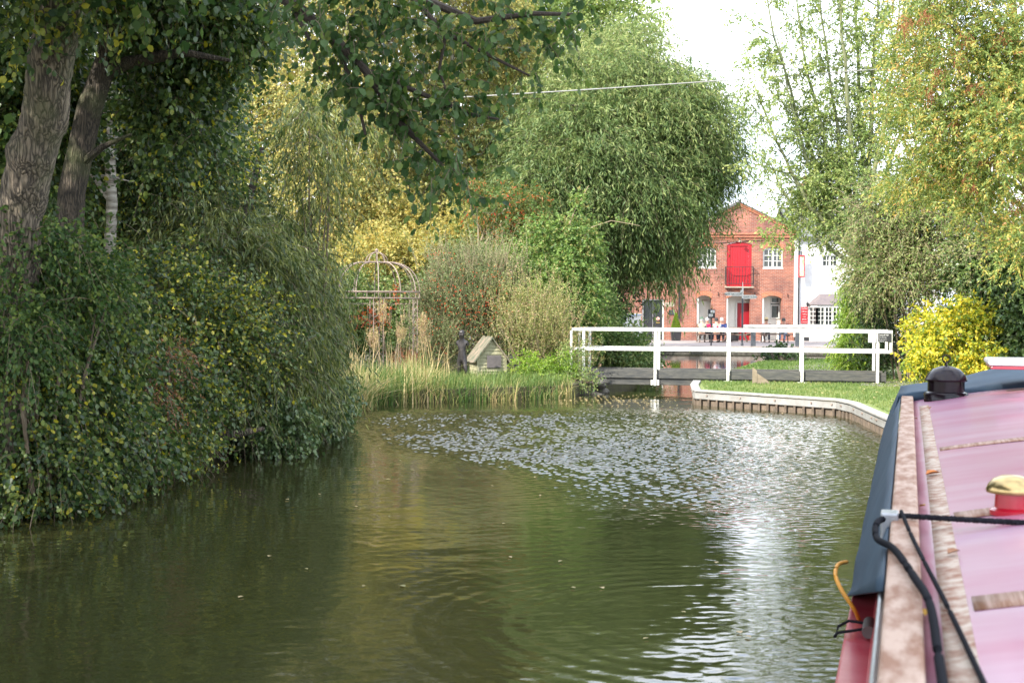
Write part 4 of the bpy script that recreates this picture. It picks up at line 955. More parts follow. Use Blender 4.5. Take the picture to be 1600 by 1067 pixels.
def planter():
    p = at(1056, 534, 77.8); t = thing('potted_conifer', 'small bright green cone conifer in a black square pot', 'potted plant', (p.x, 77.8, WZ))
    w = MB(); w.add([(-.23, -.23, 0), (.23, -.23, 0), (.23, .23, 0), (-.23, .23, 0), (-.28, -.28, .5), (.28, -.28, .5), (.28, .28, .5), (-.28, .28, .5)], [(0, 3, 2, 1), (4, 5, 6, 7), (0, 1, 5, 4), (1, 2, 6, 5), (2, 3, 7, 6), (3, 0, 4, 7)]); w.build('pot', M['black_paint'], t)
    rng = np.random.default_rng(9); n = 3500; u = rng.random(n); h = u ** 1.5; r = .27 * (1 - h) ** .85 * np.minimum(1, h * 8 + .5); a = rng.random(n) * 6.283
    P = np.stack([r * np.cos(a), r * np.sin(a), .5 + h * .98], 1); A = np.stack([np.cos(a), np.sin(a), np.full(n, 1.2)], 1)
    V, Fq, tq = leaves(rng, P, A, np.full(n, .08), np.full(n, .03), np.clip(rng.normal(.5, .3, n), 0, 1)); np_mesh('foliage', V, Fq, 4, M['leaf_lime'], t, tq)
planter()
tb = thing('barrel_planter', 'dark round tub on the paving beside the porch', 'tub', (at(1147, 534, 77.5).x, 77.5, WZ)); w = MB(); w.lathe([(.22, 0), (.28, .25), (.24, .5), (.2, .5), (.18, .42)], (0, 0, 0), 16); w.build('tub_body', M['black_paint'], tb)
# moored boat beyond the bridge
def far_boat():
    p = at(992, 548, 60); t = thing('moored_boat', 'white boat with blue cover moored beyond the bridge under the willow', 'boat', (p.x - 1.35, 57.5, 0), R(-10))
    w = MB(); hull = [(-.95, 0, 0), (-.95, 9, 0), (0, 10.5, 0), (.95, 9, 0), (.95, 0, 0)]
    n = 5; w.add([(x * .85, y, -.2) for x, y, z in hull] + [(x, y, .62) for x, y, z in hull], [(0, 1, 2, 3, 4), (9, 8, 7, 6, 5)] + [(i, i + 5, (i + 1) % 5 + 5, (i + 1) % 5) for i in range(5)]); w.build('hull', M['blue_paint'], t)
    w = MB(); w.add([(-.8, .25, .62), (.8, .25, .62), (.8, 8, .62), (-.8, 8, .62), (-.72, .1, 1.62), (.70, .1, 1.78), (.7, 7.8, 1.78), (-.72, 7.8, 1.62)], [(0, 3, 2, 1), (4, 5, 6, 7), (0, 1, 5, 4), (1, 2, 6, 5), (2, 3, 7, 6), (3, 0, 4, 7)]); w.build('cabin', M['old_white'], t)
    w = MB(); w.add([(-.76, .02, 1.635), (.74, .02, 1.795), (.74, 7.9, 1.795), (-.76, 7.9, 1.635), (-.76, .02, 1.69), (0, .02, 1.86), (.74, .02, 1.85), (.74, 7.9, 1.85), (0, 7.9, 1.86), (-.76, 7.9, 1.69)], [(0, 3, 2, 1), (4, 5, 8, 9), (5, 6, 7, 8), (0, 1, 6, 5, 4), (1, 2, 7, 6), (3, 9, 8, 7, 2), (0, 4, 9, 3)]); w.build('roof_cover', M['pale_blue'], t)
    w = MB(); w.box((-.5, .1, 1.05), (-.1, .17, 1.35)); w.box((.1, .1, 1.05), (.5, .17, 1.35)); w.build('window', M['glass'], t)
far_boat()
# stump
st = thing('tree_stump', 'low ivy-covered stump on the grass at the water edge', 'stump', (at(1222, 560, 51).x, 51.0, .3))
w = MB(); w.lathe([(.62, 0), (.5, .15), (.42, .42), (.36, .46), (.05, .46)], (0, 0, 0), 14); w.build('wood', M['bark'], st)
foliage('ivy', st, M['leaf_dark_ivy'], [(0, 0, .10, .55, .45, .2)], 140, 4, 77, L=.15, k=7, leaf=.10, aspect=.8, shape='oval', tw=0)
st.location = (at(1222, 560, 51).x, 51.0, .3)

# overhead cable
cb = MB(); pts = []
for i in range(25):
    px = 200 + i * 55; py = 118 + (1250 - px) * 0.0615 + 6 * math.sin(math.pi * i / 24) - 4; p = at(px, py, 44.5 + max(0, 780 - px) * .02); pts.append(p)
cb.tube(pts, .019, 6); tag(cb.build('overhead_cable', M['steel']), 'thin grey overhead cable sagging across the willow and sky', 'cable')

# ---------------------------------------------------------------- garden
def gazebo():
    Y = 38.5; c = at(588, 590, Y); t = thing('garden_gazebo', 'rusty wrought iron gazebo frame with open domed top', 'gazebo', (c.x, Y, .3), R(8))
    r = 1.17; zr = 2.30; w = MB()
    for z in (zr, zr - .17): w.tube([(r * math.cos(a * math.pi / 18), r * math.sin(a * math.pi / 18), z) for a in range(37)], .018, 6)
    for i in range(24): a = i * math.pi / 12; w.tube([(r * math.cos(a), r * math.sin(a), zr - .17), (r * math.cos(a), r * math.sin(a), zr)], .009, 5)
    w.build('ring', M['iron'], t)
    for i in range(12):
        a = i * math.pi / 6; w = MB(); q = []
        for j in range(11):
            f = j / 10; rr_ = .30 + (r - .30) * math.cos(f * math.pi / 2) ** .8 if j < 10 else .30; q.append((rr_ * math.cos(a), rr_ * math.sin(a), zr + .80 * math.sin(f * math.pi / 2)))
        w.tube(q, .014, 6); w.build('dome_rib', M['iron'], t)
    w = MB(); w.tube([(.30 * math.cos(a * math.pi / 12), .30 * math.sin(a * math.pi / 12), zr + .80) for a in range(25)], .016, 6)
    for i in range(8):
        a = i * math.pi / 4; w.tube([(.30 * math.cos(f * math.pi / 12) * math.cos(a), .30 * math.cos(f * math.pi / 12) * math.sin(a), zr + .80 + .27 * math.sin(f * math.pi / 12)) for f in range(7)], .011, 5)
    w.lathe([(.0, -.05), (.04, 0), (.045, .04), (.01, .08)], (0, 0, zr + 1.09), 10); w.build('crown_cage', M['iron'], t)
    for i in range(6):
        a0 = (i + .5) * math.pi / 3; w = MB()
        for da in (-.11, .11):
            x, y = r * math.cos(a0 + da), r * math.sin(a0 + da); w.tube([(x, y, 0), (x, y, zr - .17)], .014, 6)
        for j in range(12): z = .12 + j * .165; w.tube([(r * math.cos(a0 - .11), r * math.sin(a0 - .11), z), (r * math.cos(a0), r * math.sin(a0), z + .09), (r * math.cos(a0 + .11), r * math.sin(a0 + .11), z)], .008, 5)
        w.build('leg', M['iron'], t)
    for i in (1, 2):
        a0 = i * math.pi / 3; w = MB(); a1, a2 = a0 + .45, a0 + .62 * 1.0
        for z in (zr - .32,): w.tube([(r * math.cos(a0 - .4 + .8 * j / 8), r * math.sin(a0 - .4 + .8 * j / 8), z) for j in range(9)], .010, 5)
        for j in range(7): aa = a0 - .36 + .72 * j / 6; w.tube([(r * math.cos(aa), r * math.sin(aa), zr - .32), (r * math.cos(aa), r * math.sin(aa), zr - .75)], .007, 5)
        w.build('lattice_panel', M['iron'], t)
gazebo()
def statue():
    Y = 36.3; c = at(722, 560, Y); t = thing('bronze_statue', 'dark bronze statue of an armless standing child in the reeds', 'statue', (c.x, Y, .33), R(160))
    f = [[(0, 0, .62, .095), (0, .0, .78, .085), (0, -.01, .95, .105), (0, -.005, 1.06, .045), (0, .01, 1.13, .06), (0, .015, 1.22, .088), (0, 0, 1.30, .06)],
         [(0, .01, 1.13, .06), (0, .105, 1.19, .014)],
         [(0, -.01, .95, .105), (.13, -.01, .98, .045), (.15, -.03, .90, .035)], [(0, -.01, .95, .105), (-.13, -.01, .98, .045), (-.155, -.03, .88, .035)],
         [(0, 0, .62, .095), (.065, 0, .52, .075), (.075, .03, .30, .052), (.07, -.02, .06, .032), (.07, .06, .02, .03)],
         [(0, 0, .62, .095), (-.075, .01, .52, .075), (-.13, .08, .30, .052), (-.17, .03, .06, .032), (-.17, .11, .02, .03)]]
    skin_obj('figure', f, M['bronze'], t, 2)
    w = MB(); w.box((-.25, -.12, -.05), (.18, .22, 0)); w.build('plinth', M['dark_stone'], t)
statue()
def duck_house():
    Y = 37.0; c = at(765, 580, Y); t = thing('duck_house', 'tiny weathered clapboard house with peeling felt roof', 'duck house', (c.x + .05, Y + .1, .33), R(14))
    hw, D, hz, rz_ = .37, .95, .58, 1.08; w = MB()
    n = 12
    for i in range(n):      # lapped boards on gable face
        z0_, z1_ = .02 + i * rz_ / n, .02 + (i + 1) * rz_ / n * .999
        def half(z): return hw if z < hz else hw * max(0, (rz_ - z) / (rz_ - hz))
        a0, a1 = half(z0_), half(min(z1_, rz_ - .01))
        w.add([(-a0, -.02, z0_), (a0, -.02, z0_), (a1, 0, z1_), (-a1, 0, z1_), (-a0, 0, z0_), (a0, 0, z0_)], [(0, 1, 2, 3), (0, 4, 5, 1)])
    for s in (-1, 1):
        for i in range(6):
            z0_, z1_ = .02 + i * hz / 6, .02 + (i + 1) * hz / 6; w.add([(s * (hw + .02), 0, z0_), (s * (hw + .02), D, z0_), (s * hw, D, z1_), (s * hw, 0, z1_)], [(0, 1, 2, 3)])
    w.add([(-hw, D, 0), (hw, D, 0), (hw, D, hz), (0, D, rz_), (-hw, D, hz)], [(0, 1, 2, 3, 4)])
    w.build('walls', M['clapboard'], t)
    w = MB()
    for s in (-1, 1): w.box((s * hw - .03, -.035, 0), (s * hw + .03, -.022, hz))
    w.build('corner_post', M['clapboard'], t)
    w = MB(); w.box((-.13, -.04, .30), (.25, -.022, .62)); w.build('hatch', M['dark_grey'], t)
    for s in (-1, 1):
        w = MB(); n = 8; vs = []
        e0 = Vector((s * (hw + .13), 0, hz - .14)); r0 = Vector((0, 0, rz_ + .03)); rr_ = random.Random(3)
        for j in range(5):
            for i in range(n + 1):
                y = -.10 + (D + .2) * i / n; p = r0.lerp(e0, j / 4); vs.append((p.x, y, p.z + rr_.uniform(-.012, .012)))
        fs = [(j * (n + 1) + i, j * (n + 1) + i + 1, (j + 1) * (n + 1) + i + 1, (j + 1) * (n + 1) + i) for j in range(4) for i in range(n)]
        o = None; w.add(vs, fs); o = w.build('roof', M['felt'], t); sm = o.modifiers.new('solid', 'SOLIDIFY'); sm.thickness = .03
duck_house()
fp = MB(); p = at(824, 575, 36.8); fp.tube([(p.x, 36.8, .2), (p.x + .02, 36.8, .95)], [.045, .04], 8); tag(fp.build('fence_post', M['timber']), 'lone grey fence post in the weeds left of the bridge', 'post')

# ---------------------------------------------------------------- the narrowboat
BA = math.atan2(620, F); BU = Vector((math.sin(BA), math.cos(BA), 0)); BV = Vector((math.cos(BA), -math.sin(BA), 0))
boat = thing('narrowboat', 'red narrowboat with blue canvas cover in the right foreground', 'boat', (0, 0, 0), -BA)
# local frame: x = v (right), y = u (forward)
VL = -0.06                      # outer edge of left handrail
VC = VL + 1.16                  # centre line
RZ = 1.405                      # roof height at its left edge
def roofz(v):
    s = min(v - (VL + .13), 2 * (VC - VL - .13) - (v - VL - .13)); return RZ + .20 * s - .05 * s * s
US, UE = -1.5, 14.2
def grid_strip(name, vs_, us_, zf, m, parent, thick=.02):
    w = MB(); n = len(vs_); V_ = [(v, u, zf(v, u)) for u in us_ for v in vs_]
    w.add(V_, [(j * n + i, j * n + i + 1, (j + 1) * n + i + 1, (j + 1) * n + i) for j in range(len(us_) - 1) for i in range(n - 1)], 0, True)
    o = w.build(name, m, parent)
    s = o.modifiers.new('solid', 'SOLIDIFY'); s.thickness = thick; s.offset = -1
    return o
vr = [VL + .10 + (2 * (VC - VL) - .20) * i / 24 for i in range(25)]
def small_wave(v, u): return .0012 * math.sin(u * 5 + v * 3) + .0015 * math.sin(u * 2.3 - v * 5)
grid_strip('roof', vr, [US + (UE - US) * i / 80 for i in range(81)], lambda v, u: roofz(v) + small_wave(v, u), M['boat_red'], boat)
for s, nm in ((0, 'l'), (1, 'r')):
    v0 = VL if s == 0 else 2 * VC - VL - .13
    w = MB(); w.box((v0, US, RZ - .045), (v0 + .108, 14.85, RZ + .045)); hr = w.build('handrail', M['bare_rail'], boat, .012)
    w = MB(); v1 = v0 + .165 if s == 0 else v0 - .115
    rgn = random.Random(3)
grid_strip('bare_edge', [VL + .158, VL + .19, VL + .235], [US + .15 * i for i in range(int((UE - .9 - US) / .15))], lambda v, u: roofz(v) + .006 + .0015 * math.sin(u * 40 + v * 90), M['bare_strip'], boat, .004)
for u in (4.25, 6.05, 8.9):
    grid_strip('seam_band', [VL + .25 + i * .1 for i in range(19)], [u, u + .10, u + .20], lambda v, u_: roofz(v) + .005, M['band'], boat, .003)
# cabin side, gunwale, hull
w = MB(); GV = -.292; GZ_ = .66
w.add([(VL + .03, US, RZ - .045), (VL + .03, UE + .4, RZ - .045), (GV + .13, UE + .4, GZ_), (GV + .13, US, GZ_)], [(0, 1, 2, 3)])
w.add([(2*VC - VL - .03, US, RZ - .045), (2*VC - VL - .03, UE + .4, RZ - .045), (2*VC - GV - .13, UE + .4, GZ_), (2*VC - GV - .13, US, GZ_)], [(0, 1, 2, 3)])
w.build('cabin_side', M['gunwale_red'], boat)
w = MB(); 
for s in (0, 1):
    a = GV if s == 0 else 2 * VC - GV - .15; w.box((a, US, GZ_ - .05), (a + .15, UE + 2.6, GZ_))
w.build('gunwale', M['gunwale_red'], boat, .012)
w = MB(); hullp = [(GV + .02, US), (GV + .02, UE + 2.6), (VC - .5, UE + 4.2), (VC, UE + 4.6), (VC + .5, UE + 4.2), (2*VC - GV - .02, UE + 2.6), (2*VC - GV - .02, US)]
n = len(hullp); w.add([(x, y, GZ_ - .05) for x, y in hullp] + [(x, y, -.3) for x, y in hullp], [tuple(range(n))] + [(i, i + n, (i + 1) % n + n, (i + 1) % n) for i in range(n)]); w.build('hull', M['gloss_black'], boat)
# aluminium trim along the cabin side under the rail
w = MB(); w.tube([(VL - .012, US, RZ - .05), (VL - .012, 6.5, RZ - .05), (VL - .012, 6.7, RZ - .02)], .014, 8); w.build('side_track', M['alu'], boat)
w = MB(); w.box((VL - .04, 5.82, RZ - .06), (VL + .03, 5.94, RZ + .072)); w.build('rope_bracket', M['alu'], boat, .008)
# canvas cover: hangs from rail to gunwale and on round the bow
def canvas():
    us = [8.1 + i * .2 for i in range(41)]; w = MB(); nv = 9; V_ = []
    rr_ = random.Random(8)
    for u in us:
        u_row = u
        for j in range(nv):
            t = j / (nv - 1); u0 = 4.5 + 3.6 * t; u = u0 + (16.1 - u0) * (u_row - 8.1) / 8.0; k = min(1, (u - u0) / 1.2); zt_, zb_ = RZ + .02, GZ_ + .0 - .10 * min(1, k * 1.5)
            z = zt_ + (zb_ - zt_) * t; v = VL - .012 + (GV - .03 - VL + .012) * t - .035 * math.sin(t * math.pi) * k + .012 * math.sin(u * 2.6 + t * 4) * k * math.sin(t * math.pi)
            V_.append((v, u + (.12 * t * (1 - k)), z))
    w.add(V_, [(i * nv + j, i * nv + j + 1, (i + 1) * nv + j + 1, (i + 1) * nv + j) for i in range(len(us) - 1) for j in range(nv - 1)], 0, True)
    # hood over the foredeck, rising from the roof end to a ridge then down to the bow
    a = len(us); V2 = []; nu, nv2 = 16, 21
    for i in range(nu):
        f = i / (nu - 1); u = 13.95 + f * 3.6
        for j in range(nv2):
            g = j / (nv2 - 1); v = VL - .02 + (2 * (VC - VL) + .04) * g; s = min(g, 1 - g) * 2
            rise = math.sin(min(f * 2.2, 1) * math.pi / 2); dropf = max(0, f - .45) / .55
            z = RZ + .045 + .13 * (s ** .8) + rise * (.09 * s ** 1.2 + .10 * max(0, s - .55)) - .45 * dropf ** 1.3 + .01 * math.sin(u * 5 + v * 6)
            V2.append((v, u, z))
    w.add(V2, [(i * nv2 + j, i * nv2 + j + 1, (i + 1) * nv2 + j + 1, (i + 1) * nv2 + j) for i in range(nu - 1) for j in range(nv2 - 1)], 0, True)
    # front face of hood closing on the roof
    V3 = [(VL - .02 + (2 * (VC - VL) + .04) * j / 20, 13.95, z) for j in range(21) for z in (V2[j][2], roofz(max(VL + .13, min(2*VC - VL - .13, VL - .02 + (2 * (VC - VL) + .04) * j / 20))) - .03)]
    w.add(V3, [(2 * j, 2 * j + 1, 2 * j + 3, 2 * j + 2) for j in range(20)], 0, True)
    w.add([(VL - .02, 13.95, RZ + .04), (VL - .02, 17.5, RZ - .3), (GV, 17.5, GZ_), (GV, 13.95, GZ_)], [(0, 1, 2, 3)])
    o = w.build('canvas_cover', M['canvas'], boat); s = o.modifiers.new('solid', 'SOLIDIFY'); s.thickness = .008
canvas()
def vent_brass():
    p = at(1580, 793, 5.75); v = p.dot(BV); u = p.dot(BU); z = roofz(v)
    w = MB(); w.lathe([(.085, -.01), (.085, .01), (.066, .02), (.062, .085), (.05, .09)], (v, u, z), 28); a = w.build('roof_vent', M['vent_red'], boat)
    w = MB(); w.lathe([(.088, .078), (.097, .080), (.100, .09), (.092, .112), (.072, .134), (.04, .148), (.004, .152)], (v, u, z), 32); w.build('vent_dome', M['brass'], a)
vent_brass()
def vent_black():
    p = at(1478, 622, 13.1); v = p.dot(BV); u = p.dot(BU); z = roofz(v)
    w = MB(); w.lathe([(.195, -.05), (.20, .035), (.19, .05), (.17, .055), (.165, .06), (.165, .165), (.15, .17)], (v, u, z), 32); a = w.build('roof_vent', M['gloss_black'], boat)
    w = MB(); w.lathe([(.185, .155), (.19, .17), (.165, .22), (.12, .265), (.06, .29), (.012, .297), (.008, .33), (.0, .34)], (v, u, z), 32); w.tube([(v + .035 * math.cos(i * math.pi / 6), u, z + .36 + .035 * math.sin(i * math.pi / 6)) for i in range(13)], .006, 6); w.build('vent_dome', M['gloss_black'], a)
vent_black()
def roof_board():
    p = at(1541, 568, 13.0); v = p.dot(BV); u = p.dot(BU)
    t = thing('roof_table', 'white board with rounded edge and red underside above the boat roof', 'board', (0, 0, 0), -BA)
    w = MB(); w.box((v, u - .4, p.z - .005), (v + .95, u + .5, p.z + .045)); w.build('white_top', M['white_gloss'], t, .022)
    w = MB(); w.box((v + .02, u - .38, p.z - .035), (v + .93, u + .48, p.z - .006)); w.build('red_underside', M['gunwale_red'], t, .01)
    w = MB(); w.box((v + .42, u - .1, roofz(v + .5)), (v + .62, u + .1, p.z - .036)); w.build('pedestal', M['gunwale_red'], t)
roof_board()
def Bp(v, u, z): return BV * v + BU * u + Vector((0, 0, z))
def rope():
    w = MB(); a = (VL + .03, 5.86, RZ + .06); bq = (VL + 1.6, 5.46, RZ + .15)
    A = Bp(*a); B_ = Bp(*bq); n = 150; d = (B_ - A).normalized(); r1 = d.cross(Vector((0, 0, 1))).normalized(); r2 = r1.cross(d)
    for k in range(3):
        q = []
        for i in range(n):
            t = i / (n - 1); ph = t * 2 * math.pi * 34 + k * 2.094; q.append(A.lerp(B_, t) + (r1 * math.cos(ph) + r2 * math.sin(ph)) * .006 - Vector((0, 0, .02 * math.sin(t * math.pi))))
        w.tube(q, .0072, 5)
    tag(w.build('rope', M['rope']), 'black twisted rope stretched across the boat roof', 'rope')
rope()
def cpath(pix):   # smooth through points
    pts = [Bp(*p) for p in pix]; out_ = []
    for i in range(len(pts) - 1):
        p0 = pts[max(i-1, 0)]; p1 = pts[i]; p2 = pts[i+1]; p3 = pts[min(i+2, len(pts)-1)]
        for j in range(8):
            t = j / 8; out_.append(0.5 * ((2*p1) + (p2-p0)*t + (2*p0-5*p1+4*p2-p3)*t*t + (3*p1-p0-3*p2+p3)*t**3))
    return out_ + [pts[-1]]
w = MB(); w.tube(cpath([(VL + .0, 5.88, RZ + .05), (VL - .05, 5.75, RZ + .045), (VL - .045, 5.45, RZ + .03), (VL + .02, 5.0, RZ + .068), (VL + .085, 4.5, RZ + .068), (VL + .125, 4.1, RZ + .07), (VL + .14, 3.6, RZ + .04), (VL + .15, 3.0, RZ + .03), (VL + .16, 2.3, RZ + .03)]), .0125, 12)
tag(w.build('cable', M['rubber']), 'thick black cable looping down over the bare handrail', 'cable')
w = MB(); w.tube(cpath([(VL + .04, 5.84, RZ + .08), (VL + .075, 5.4, RZ + .062), (VL + .12, 4.8, RZ + .06), (VL + .17, 4.3, RZ + .04), (VL + .215, 3.7, RZ + .035), (VL + .25, 3.1, RZ + .045), (VL + .29, 2.4, RZ + .05)]), .0075, 10)
tag(w.build('cable', M['rubber']), 'thin black cord slanting right across the roof edge', 'cord')
w = MB(); w.tube(cpath([(GV + .06, 7.62, GZ_), (GV + .035, 7.55, GZ_ + .07), (GV - .025, 7.58, GZ_ + .15), (GV - .065, 7.68, GZ_ + .21), (GV - .06, 7.82, GZ_ + .245), (GV - .02, 7.95, GZ_ + .24)]), .011, 8)
tag(w.build('hose', M['yellow_hose']), 'yellow hose bent over the gunwale by the canvas', 'hose')
gl = thing('rope_fairlead', 'grey roller fairlead with black rope loop on the gunwale', 'fairlead', tuple(Bp(GV + .12, 7.25, GZ_)), -BA)
w = MB(); w.tube([(0, -.10, .04), (0, .10, .045)], .032, 14); w.build('roller', M['dark_grey'], gl)
w = MB(); w.tube([(-.02, .06, .05), (-.10, .07, .055), (-.15, .04, .03), (-.165, -.02, -.01), (-.15, -.06, .02), (-.08, -.04, .03), (-.02, -.02, .04)], .008, 6); w.build('loop', M['rope'], gl)
for i, (u, lab) in enumerate(((7.05, 'nearer small steel stud on the cabin side by the gunwale'), (7.5, 'farther small steel stud on the cabin side by the gunwale'))):
    w = MB(); w.lathe([(.018, 0), (.02, .01), (.012, .022), (.002, .025)], tuple(Bp(GV + .17, u, GZ_ + .05)), 12); o = w.build('stud', M['alu'], None); o.parent = boat; o.matrix_parent_inverse = Matrix.Rotation(BA, 4, 'Z')
# leaves lying on the roof
lf = [(1446, 743, 'orange-red autumn leaf lying on the bare roof edge', (.65, .20, .03), .075), (1452, 640, 'small brown leaf at the far end of the roof edge', (.35, .16, .06), .05), (1437, 615, 'pale green leaf leaning beside the black vent', (.3, .36, .16), .07), (1432, 656, 'tiny tan leaf in the gap by the far handrail', (.45, .28, .10), .035), (1437, 793, 'tiny yellow leaf near the rope bracket', (.7, .45, .05), .03), (1480, 868, 'curled brown leaf sticking out over the roof panel', (.35, .16, .08), .05), (1446, 965, 'small yellow leaf between the black cables', (.7, .42, .06), .03)]
for i, (px, py, lab, c, sz) in enumerate(lf):
    for Yt in np.arange(3.0, 15, .02):
        p = at(px, py, Yt); v = p.dot(BV); 
        if p.z < roofz(max(v, VL + .13)) + .012: break
    m_ = mat('roof_leaf', c, tuple(x * .6 for x in c), scale=25, rough=.7)
    w = MB(); a = i * 1.3; ca, sa = math.cos(a), math.sin(a)
    prof = [(0, 0), (.3, .38), (.7, .34), (1, 0), (.7, -.34), (.3, -.38)]
    top = [(p.x + (x * ca - y * sa) * sz, p.y + (x * sa + y * ca) * sz * 1.4, p.z + .008 + abs(y) * sz * .5 + .01 * x) for x, y in prof]
    w.add(top + [(x, y, z - .002) for x, y, z in top], [(0, 1, 2, 3), (0, 3, 4, 5), (9, 8, 7, 6), (11, 10, 9, 6)]); tag(w.build('fallen_leaf', m_), lab, 'leaf', 'autumn leaves on the boat roof')

# ---------------------------------------------------------------- vegetation, left side
def V3(px, py, Y): return at(px, py, Y)
def left_side():
    # great leaning alder
    t = thing('alder_tree', 'big leaning alder with rough grey trunk overhanging the canal', 'tree')
    tr = [Vector((at(0, 600, 15).x - .1, 15, .2)), at(24, 340, 14.8), at(64, 190, 14.5), at(96, 20, 14.2), at(140, -180, 14.0), at(190, -380, 13.6)]
    lims = [at(440, -20, 11.5), at(560, 90, 11), at(700, 20, 11), at(840, 0, 11), at(650, 200, 11), at(330, -60, 12)]
    limbs('trunk', t, M['bark'], tr, [.30, .25, .235, .22, .2, .12], [], 4, 0, sides=16)
    tk = [c for c in t.children if c.name.startswith('trunk')][0]; sb_ = tk.modifiers.new('sub', 'SUBSURF'); sb_.subdivision_type = 'SIMPLE'; sb_.levels = 2; sb_.render_levels = 2
    for sc_, st_ in ((.5, .08), (.09, .035)):
        tx_ = bpy.data.textures.new('bark_relief', 'CLOUDS'); tx_.noise_scale = sc_; dm = tk.modifiers.new('relief', 'DISPLACE'); dm.texture = tx_; dm.strength = st_; dm.mid_level = .5
    mb = MB(); root = at(150, -160, 14)
    paths = [[root, at(320, -90, 12.5), at(450, 0, 11.5), at(520, 55, 11.2), at(575, 110, 11), at(630, 190, 11), at(690, 260, 11)],
             [at(320, -90, 12.5), at(500, -70, 11.5), at(640, -10, 11.2), at(740, 30, 11), at(830, 20, 11), at(900, 20, 11)],
             [at(520, 55, 11.2), at(560, 150, 11), at(570, 210, 11)], [at(640, -10, 11.2), at(700, 50, 11), at(770, 90, 11), at(830, 120, 11)], [at(575, 110, 11), at(660, 150, 11), at(740, 180, 11), at(780, 190, 11)],
             [at(450, 0, 11.5), at(480, 60, 11.2), at(500, 110, 11.2)], [at(700, 50, 11), at(690, 110, 11), at(700, 160, 11)]]
    for i, p in enumerate(paths):
        n = len(p); r0 = (.07, .05, .02, .02, .02, .015, .012)[i]; mb.tube([q + Vector((random.uniform(-.02, .02), 0, random.uniform(-.02, .02))) for q in p], [r0 * (1 - j / n) + .004 for j in range(n)], 7)
    mb.build('limb', M['bark_dark'], t)
    el = [E(470, 20, 11.3, 55, 45, .5), E(540, 50, 11, 80, 60, .5), E(620, 90, 11, 80, 80, .5), E(600, 170, 11, 60, 60, .4), E(660, 190, 11, 60, 55, .4), E(650, 250, 11, 50, 40, .35), E(705, 265, 11, 50, 35, .35), E(745, 300, 11, 22, 18, .2, ),
          E(700, 30, 11, 90, 50, .5), E(790, 30, 11, 80, 45, .5), E(875, 20, 11, 50, 45, .4), E(770, 80, 11, 50, 35, .35), E(825, 105, 11, 32, 28, .3), E(720, 130, 11, 45, 50, .35), E(760, 190, 11, 40, 14, .2), E(500, 110, 11.2, 30, 40, .3), E(590, -10, 11.3, 130, 40, .6), E(560, 120, 11, 60, 50, .3)]
    foliage('overhanging_leaves', t, M['leaf_alder'], el, 215, 2, 101, L=.28, k=7, leaf=.066, aspect=.82, droop=.5, hang=.75, out=.2, cr=.14, shape='oval', tmean=.42, tvar=.2, tw=.9, twr=.004, upb=.15, shell=.6, twname='twigs')
    # high crown, mostly above the picture: it shades the near bank
    hi = [(-6.5, 14, 8.0, 3.6, 4, 2.4), (-3.5, 11.5, 6.9, 3.0, 2.6, 1.3), (-9, 9, 8.0, 3.5, 4, 2.5), (-8, 4, 7.5, 3, 4, 2.2), E(230, -190, 13, 260, 90, 2)]
    foliage('crown', t, M['leaf_alder'], hi, 2600, 4, 102, L=.5, k=7, leaf=.12, aspect=.8, droop=.3, hang=.4, cr=.5, shape='lance', tmean=.4, tw=.2, shell=.5)
    foliage('trunk_sprigs', t, M['leaf_shade'], [E(150, 10, 13.6, 110, 30, .4), E(30, 10, 13.6, 50, 30, .3), E(30, 60, 13.6, 25, 30, .2)], 60, 3, 103, L=.25, k=6, leaf=.075, aspect=.8, shape='oval', cr=.15, hang=.5, tmean=.5)
    # second stem
    t2 = thing('alder_tree', 'dark slender alder trunk with long side branch behind the leaning tree', 'tree')
    p2 = [Vector((at(90, 560, 17).x, 17, .2)), at(112, 300, 17), at(140, 170, 17), at(168, 90, 17), at(200, -20, 17), at(240, -220, 17)]
    mb = MB(); mb.tube(p2, [.2, .16, .15, .13, .12, .06], 12); mb.tube([at(150, 125, 17), at(195, 100, 17), at(245, 90, 16.8), at(285, 82, 16.6), at(360, 95, 16.5)], [.09, .08, .07, .05, .02], 9)
    mb.tube([at(120, 262, 17), at(160, 230, 16.8), at(205, 210, 16.5)], [.06, .04, .015], 7); mb.build('trunk', M['bark_stem'], t2)
    foliage('crown', t2, M['leaf_shade'], [E(290, 20, 17.5, 150, 70, 1.2), E(350, 40, 18, 80, 50, 1.2), E(270, 160, 18.2, 70, 90, .7), E(60, 130, 18.5, 90, 190, .8), E(200, -60, 17, 200, 80, 1.4)], 1900, 4, 104, L=.4, k=7, leaf=.078, aspect=.7, shape='oval', cr=.3, hang=.35, tmean=.36, tvar=.22, shell=.7)
    # birch
    tree('birch_tree', 'thin white-barked birch stem among the dark left bank leaves', 'tree', [Vector((at(175, 560, 21).x, 21, .3)), at(172, 400, 21), at(174, 300, 21), at(168, 180, 21), at(175, -60, 21)], [.09, .085, .08, .07, .05],
         [E(210, 150, 22, 120, 140, 1.2), E(290, 230, 22.5, 100, 140, 1.2), E(90, 230, 22.5, 110, 130, 1)], 'leaf_shade', 1700, 4, 105, bark='birch', nl=8, lr=.03, L=.4, k=7, leaf=.075, aspect=.6, cr=.35, hang=.4, tmean=.42, tvar=.25, shell=.7)
